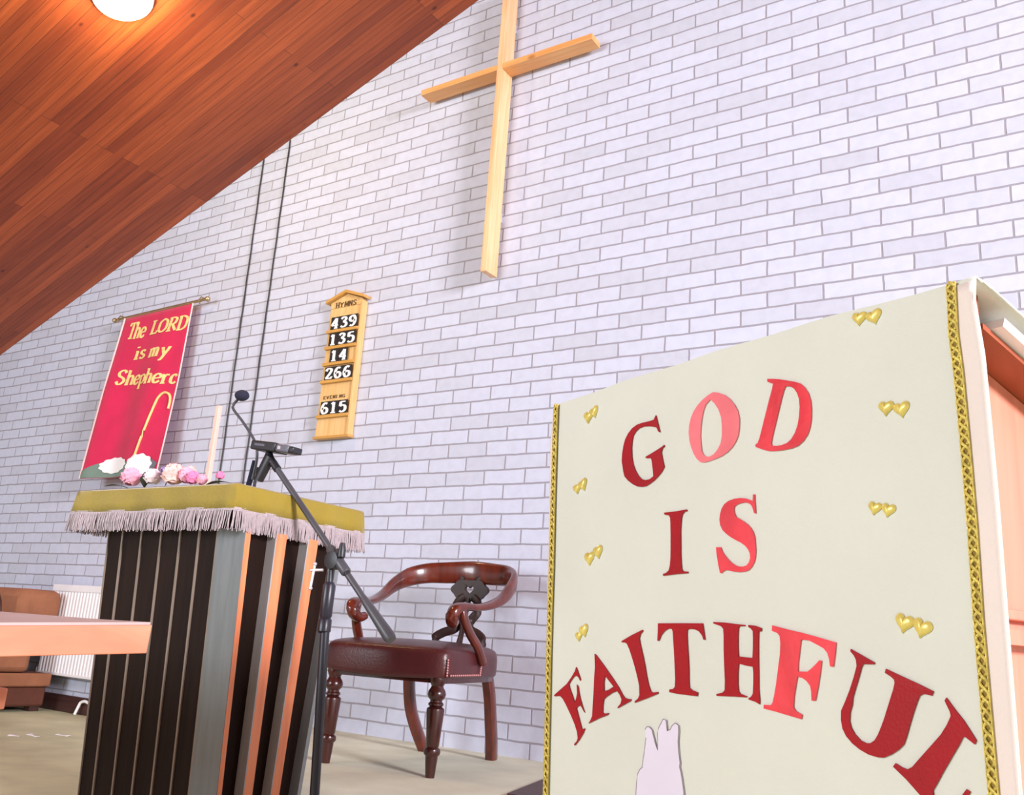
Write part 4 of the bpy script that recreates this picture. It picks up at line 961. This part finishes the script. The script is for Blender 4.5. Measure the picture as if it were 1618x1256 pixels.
build('back_shelf', lbox(.04, .71, .0605, ID, .52, .535), M['lectern_wood'], lt)
# open book on the desk under the cloth
bk = thing('open_book', LB(.62, .2, .80), 'white-paged open book sticking out under the cloth on the lectern desk', 'book')
def desk(i): return Z0 - KS * i + .001
def page(u0, u1, i0, i1, h0, h1):
    return MB().hexa([LB(u0, i0, desk(i0) + h0), LB(u1, i0, desk(i0) + h0), LB(u1, i1, desk(i1) + h0), LB(u0, i1, desk(i1) + h0)],
                     [LB(u0, i0 + .004, desk(i0) + h1), LB(u1, i0 + .004, desk(i0) + h1), LB(u1, i1, desk(i1) + h1), LB(u0, i1, desk(i1) + h1)])
build('page_block', page(.45, .745, .050, .30, 0.0, .010), M['paper'], bk)
build('cover', page(.45, .746, .105, .30, .0102, .0125), M['lectern_dark'], bk)
build('page_block', page(.45, .7455, .105, .30, .0127, .018), M['paper'], bk)

# the banner: front fall, rolled edge, back over the desk
bn = thing('draped_banner', LB(.37, 0, .2), 'cream cloth banner with red lettering draped over the lectern', 'banner')
def fold(u, v):                                  # soft pleats that die away from the top edge
    return 0.0022 * math.sin(u * 34 + 1.0) * math.exp(-v * 5) + 0.0020 * math.sin(u * 13 + v * 3 + .5) + 0.0035 * math.sin(u * 6.0 + 2) * min(1, v * 3)
def FR(u, v, d=0.0): return LP + LU * u + LV * v + LN * (fold(u, v) - fold(u, 0) * 0 + d)
EL = [(0.0, .0003), (.064, -.0078), (.2715, -.0070), (.6147, -.0116), (1.0, -.0150)]
ER = [(0.0, .7500), (.0213, .7465), (.0819, .7505), (.2322, .7493), (.3235, .7472), (.4839, .7439), (1.0, .735)]
def interp(tab, v):
    for (a, x), (b_, y) in zip(tab, tab[1:]):
        if v <= b_: return x + (y - x) * (v - a) / (b_ - a)
    return tab[-1][1]
def topv(s): return -0.0074 * math.sin(PI * min(1, s * 1.05)) ** 1 if s < .95 else -0.0074 * math.sin(PI * min(1, s * 1.05))
def clo(s, t):                                   # t < .3 lies over the desk, beyond that it hangs
    if t >= .3:
        v = (t - .3) / .7 * .92
        u = interp(EL, v) * (1 - s) + interp(ER, v) * s
        q_ = FR(u, v); k = max(0, 1 - v / .25)
        return q_ + LV * (topv(s) * k)
    k = (.3 - t) / .3 * .40                       # distance back from the edge
    u = interp(EL, 0) * (1 - s) + (.750 + .004 * math.sin(k * 9)) * s
    z = LP.z - topv(s) * 1.0 + .004 * (1 - math.exp(-k / .01)) - .30 * k - 0.010 * math.sin(min(1, k / .25) * PI) * 0.6
    f = fold(u, 0) * math.exp(-k * 30)
    return Vector((LP.x, LP.y, 0)) + LU * u + LI * k + LN * f + Vector((0, 0, z))
build('cloth', MB().grid(clo, 60, 110), M['banner'], bn, 60, solid=0.0022)
# pale hems beside the braid
def strip(u0f, u1f, v0, v1, d, n=80):
    return MB().grid(lambda i, j: FR(u0f(v0 + (v1 - v0) * j) * (1 - i) + u1f(v0 + (v1 - v0) * j) * i, v0 + (v1 - v0) * j, d), 4, n)
build('hem', strip(lambda v: interp(ER, v) - .030, lambda v: interp(ER, v) - .0005, .004, .91, .0022), M['banner_hem'], bn, 60, solid=0.001)
build('hem', strip(lambda v: interp(EL, v) + .0005, lambda v: interp(EL, v) + .012, .004, .91, .0022), M['banner_hem'], bn, 60, solid=0.001)
# gold braids: three plaited cords
BR = [(0.0, .7250), (.0552, .7222), (.0957, .7237), (.1672, .7235), (.2484, .7228), (.3383, .7200), (.4188, .7195), (.4939, .7192), (1.0, .715)]
BL_ = [(0.0, .0116), (.0643, .0091), (.1488, .0070), (.2719, .0058), (.4198, .0016), (.6132, -.0028), (1.0, -.006)]
def braid(tab, wid, step, vmax=.90):
    mb = MB(); n = int(vmax / step * 8)
    for c in range(2):
        pts = []
        for i in range(n + 1):
            v = -.001 + vmax * i / n; ph = PI * v / step + c * PI
            pts.append(FR(interp(tab, max(0, v)) + wid * .36 * math.sin(ph), v, .0048 + .0012 * math.cos(ph)))
        mb.sweep(pts, (wid * .15, .0014), 6, up=tuple(LN))
    for s in (-1, 1):
        pts = [FR(interp(tab, max(0, v)) + wid * .44 * s, v, .0045) for v in [vmax * i / 160 for i in range(161)]]
        mb.sweep(pts, (wid * .09, .0012), 6, up=tuple(LN))
    return mb
for tab, wd in ((BR, .0108), (BL_, .0125)):
    build('braid_backing', strip(lambda v: interp(tab, v) - wd * .42, lambda v: interp(tab, v) + wd * .42, .0, .90, .0032), M['braid_back'], bn, 60, solid=.0006)
build('braid', braid(BR, .0108, .0100), M['gold_braid'], bn, 60)
build('braid', braid(BL_, .0125, .0115), M['gold_braid'], bn, 60)
# letters cut from satin: outlines in 0.1 mm on the cloth
def applique(name, rings, m, d0=.0018, th=.0016, part=None):
    cu = bpy.data.curves.new(name, 'CURVE'); cu.dimensions = '2D'; cu.fill_mode = 'BOTH'; cu.extrude = th / 2
    for r in rings:
        sp = cu.splines.new('POLY'); sp.points.add(len(r) - 1); sp.use_cyclic_u = True
        for p, (a, b_) in zip(sp.points, r): p.co = (a * 1e-4, b_ * 1e-4, 0, 1)
    o = bpy.data.objects.new(name, cu); scene.collection.objects.link(o)
    bpy.context.view_layer.update()
    me = bpy.data.meshes.new_from_object(o.evaluated_get(bpy.context.evaluated_depsgraph_get()))
    bpy.data.objects.remove(o); bpy.data.curves.remove(cu)
    bm = bmesh.new(); bm.from_mesh(me); bmesh.ops.remove_doubles(bm, verts=bm.verts, dist=1e-6)
    mb = MB(); mb.add([FR(q.co.x, q.co.y, d0 + th / 2 + q.co.z) for q in bm.verts], [tuple(q.index for q in f.verts) for f in bm.faces])
    bm.free(); bpy.data.meshes.remove(me)
    return build(name, mb, m, part or bn)
LM = {'G': 'satin_dark', 'O': 'satin_sheen', 'D': 'satin_lit', 'I': 'satin_dark', 'S': 'satin_lit', 'F1': 'satin_dark', 'A': 'satin_dark', 'I2': 'satin_dark',
      'T': 'satin_dark', 'H': 'satin_dark', 'F2': 'satin_lit', 'U': 'satin_dark', 'L': 'satin_dark'}
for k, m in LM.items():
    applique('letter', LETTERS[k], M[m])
applique('hand_patch', LETTERS['hand'], M['white_applique'])
ho = LETTERS['hand'][0]
build('stitching', MB().tube([FR(a * 1e-4, b_ * 1e-4, .0034) for a, b_ in ho[:46]], .0006, 5), M['stitch'], bn)
# puffed satin hearts
def heart(u, v, wd, ang):
    R_ = 12; N_ = 36; vs = []; fs = []
    def hp(a):
        x = 16 * math.sin(a) ** 3; y = 13 * math.cos(a) - 5 * math.cos(2 * a) - 2 * math.cos(3 * a) - math.cos(4 * a)
        return x / 32, (y + 2.5) / 32
    for i in range(N_):
        pass
    for j in range(6):
        r = 1 - j / 6 * .98
        for i in range(N_):
            x, y = hp(2 * PI * i / N_); x *= r * wd; y *= r * wd
            c, s = math.cos(ang), math.sin(ang)
            hgt = .0018 + wd * .22 * math.sqrt(max(0, 1 - r * r))
            vs.append(FR(u + x * c - (-y) * s * 1, v + x * s + (-y) * c, hgt))
    for j in range(5):
        for i in range(N_): fs.append((j*N_+i, j*N_+(i+1) % N_, (j+1)*N_+(i+1) % N_, (j+1)*N_+i))
    fs.append(tuple(range(5 * N_, 6 * N_)))
    return MB().add(vs, fs)
for u, v, wd, a in HEARTS:
    build('heart', heart(u * 1e-4, v * 1e-4, wd * 1.12e-4, math.radians(a)), M['gold_heart'], bn, 70)

for o in BASES:
    del o['base']
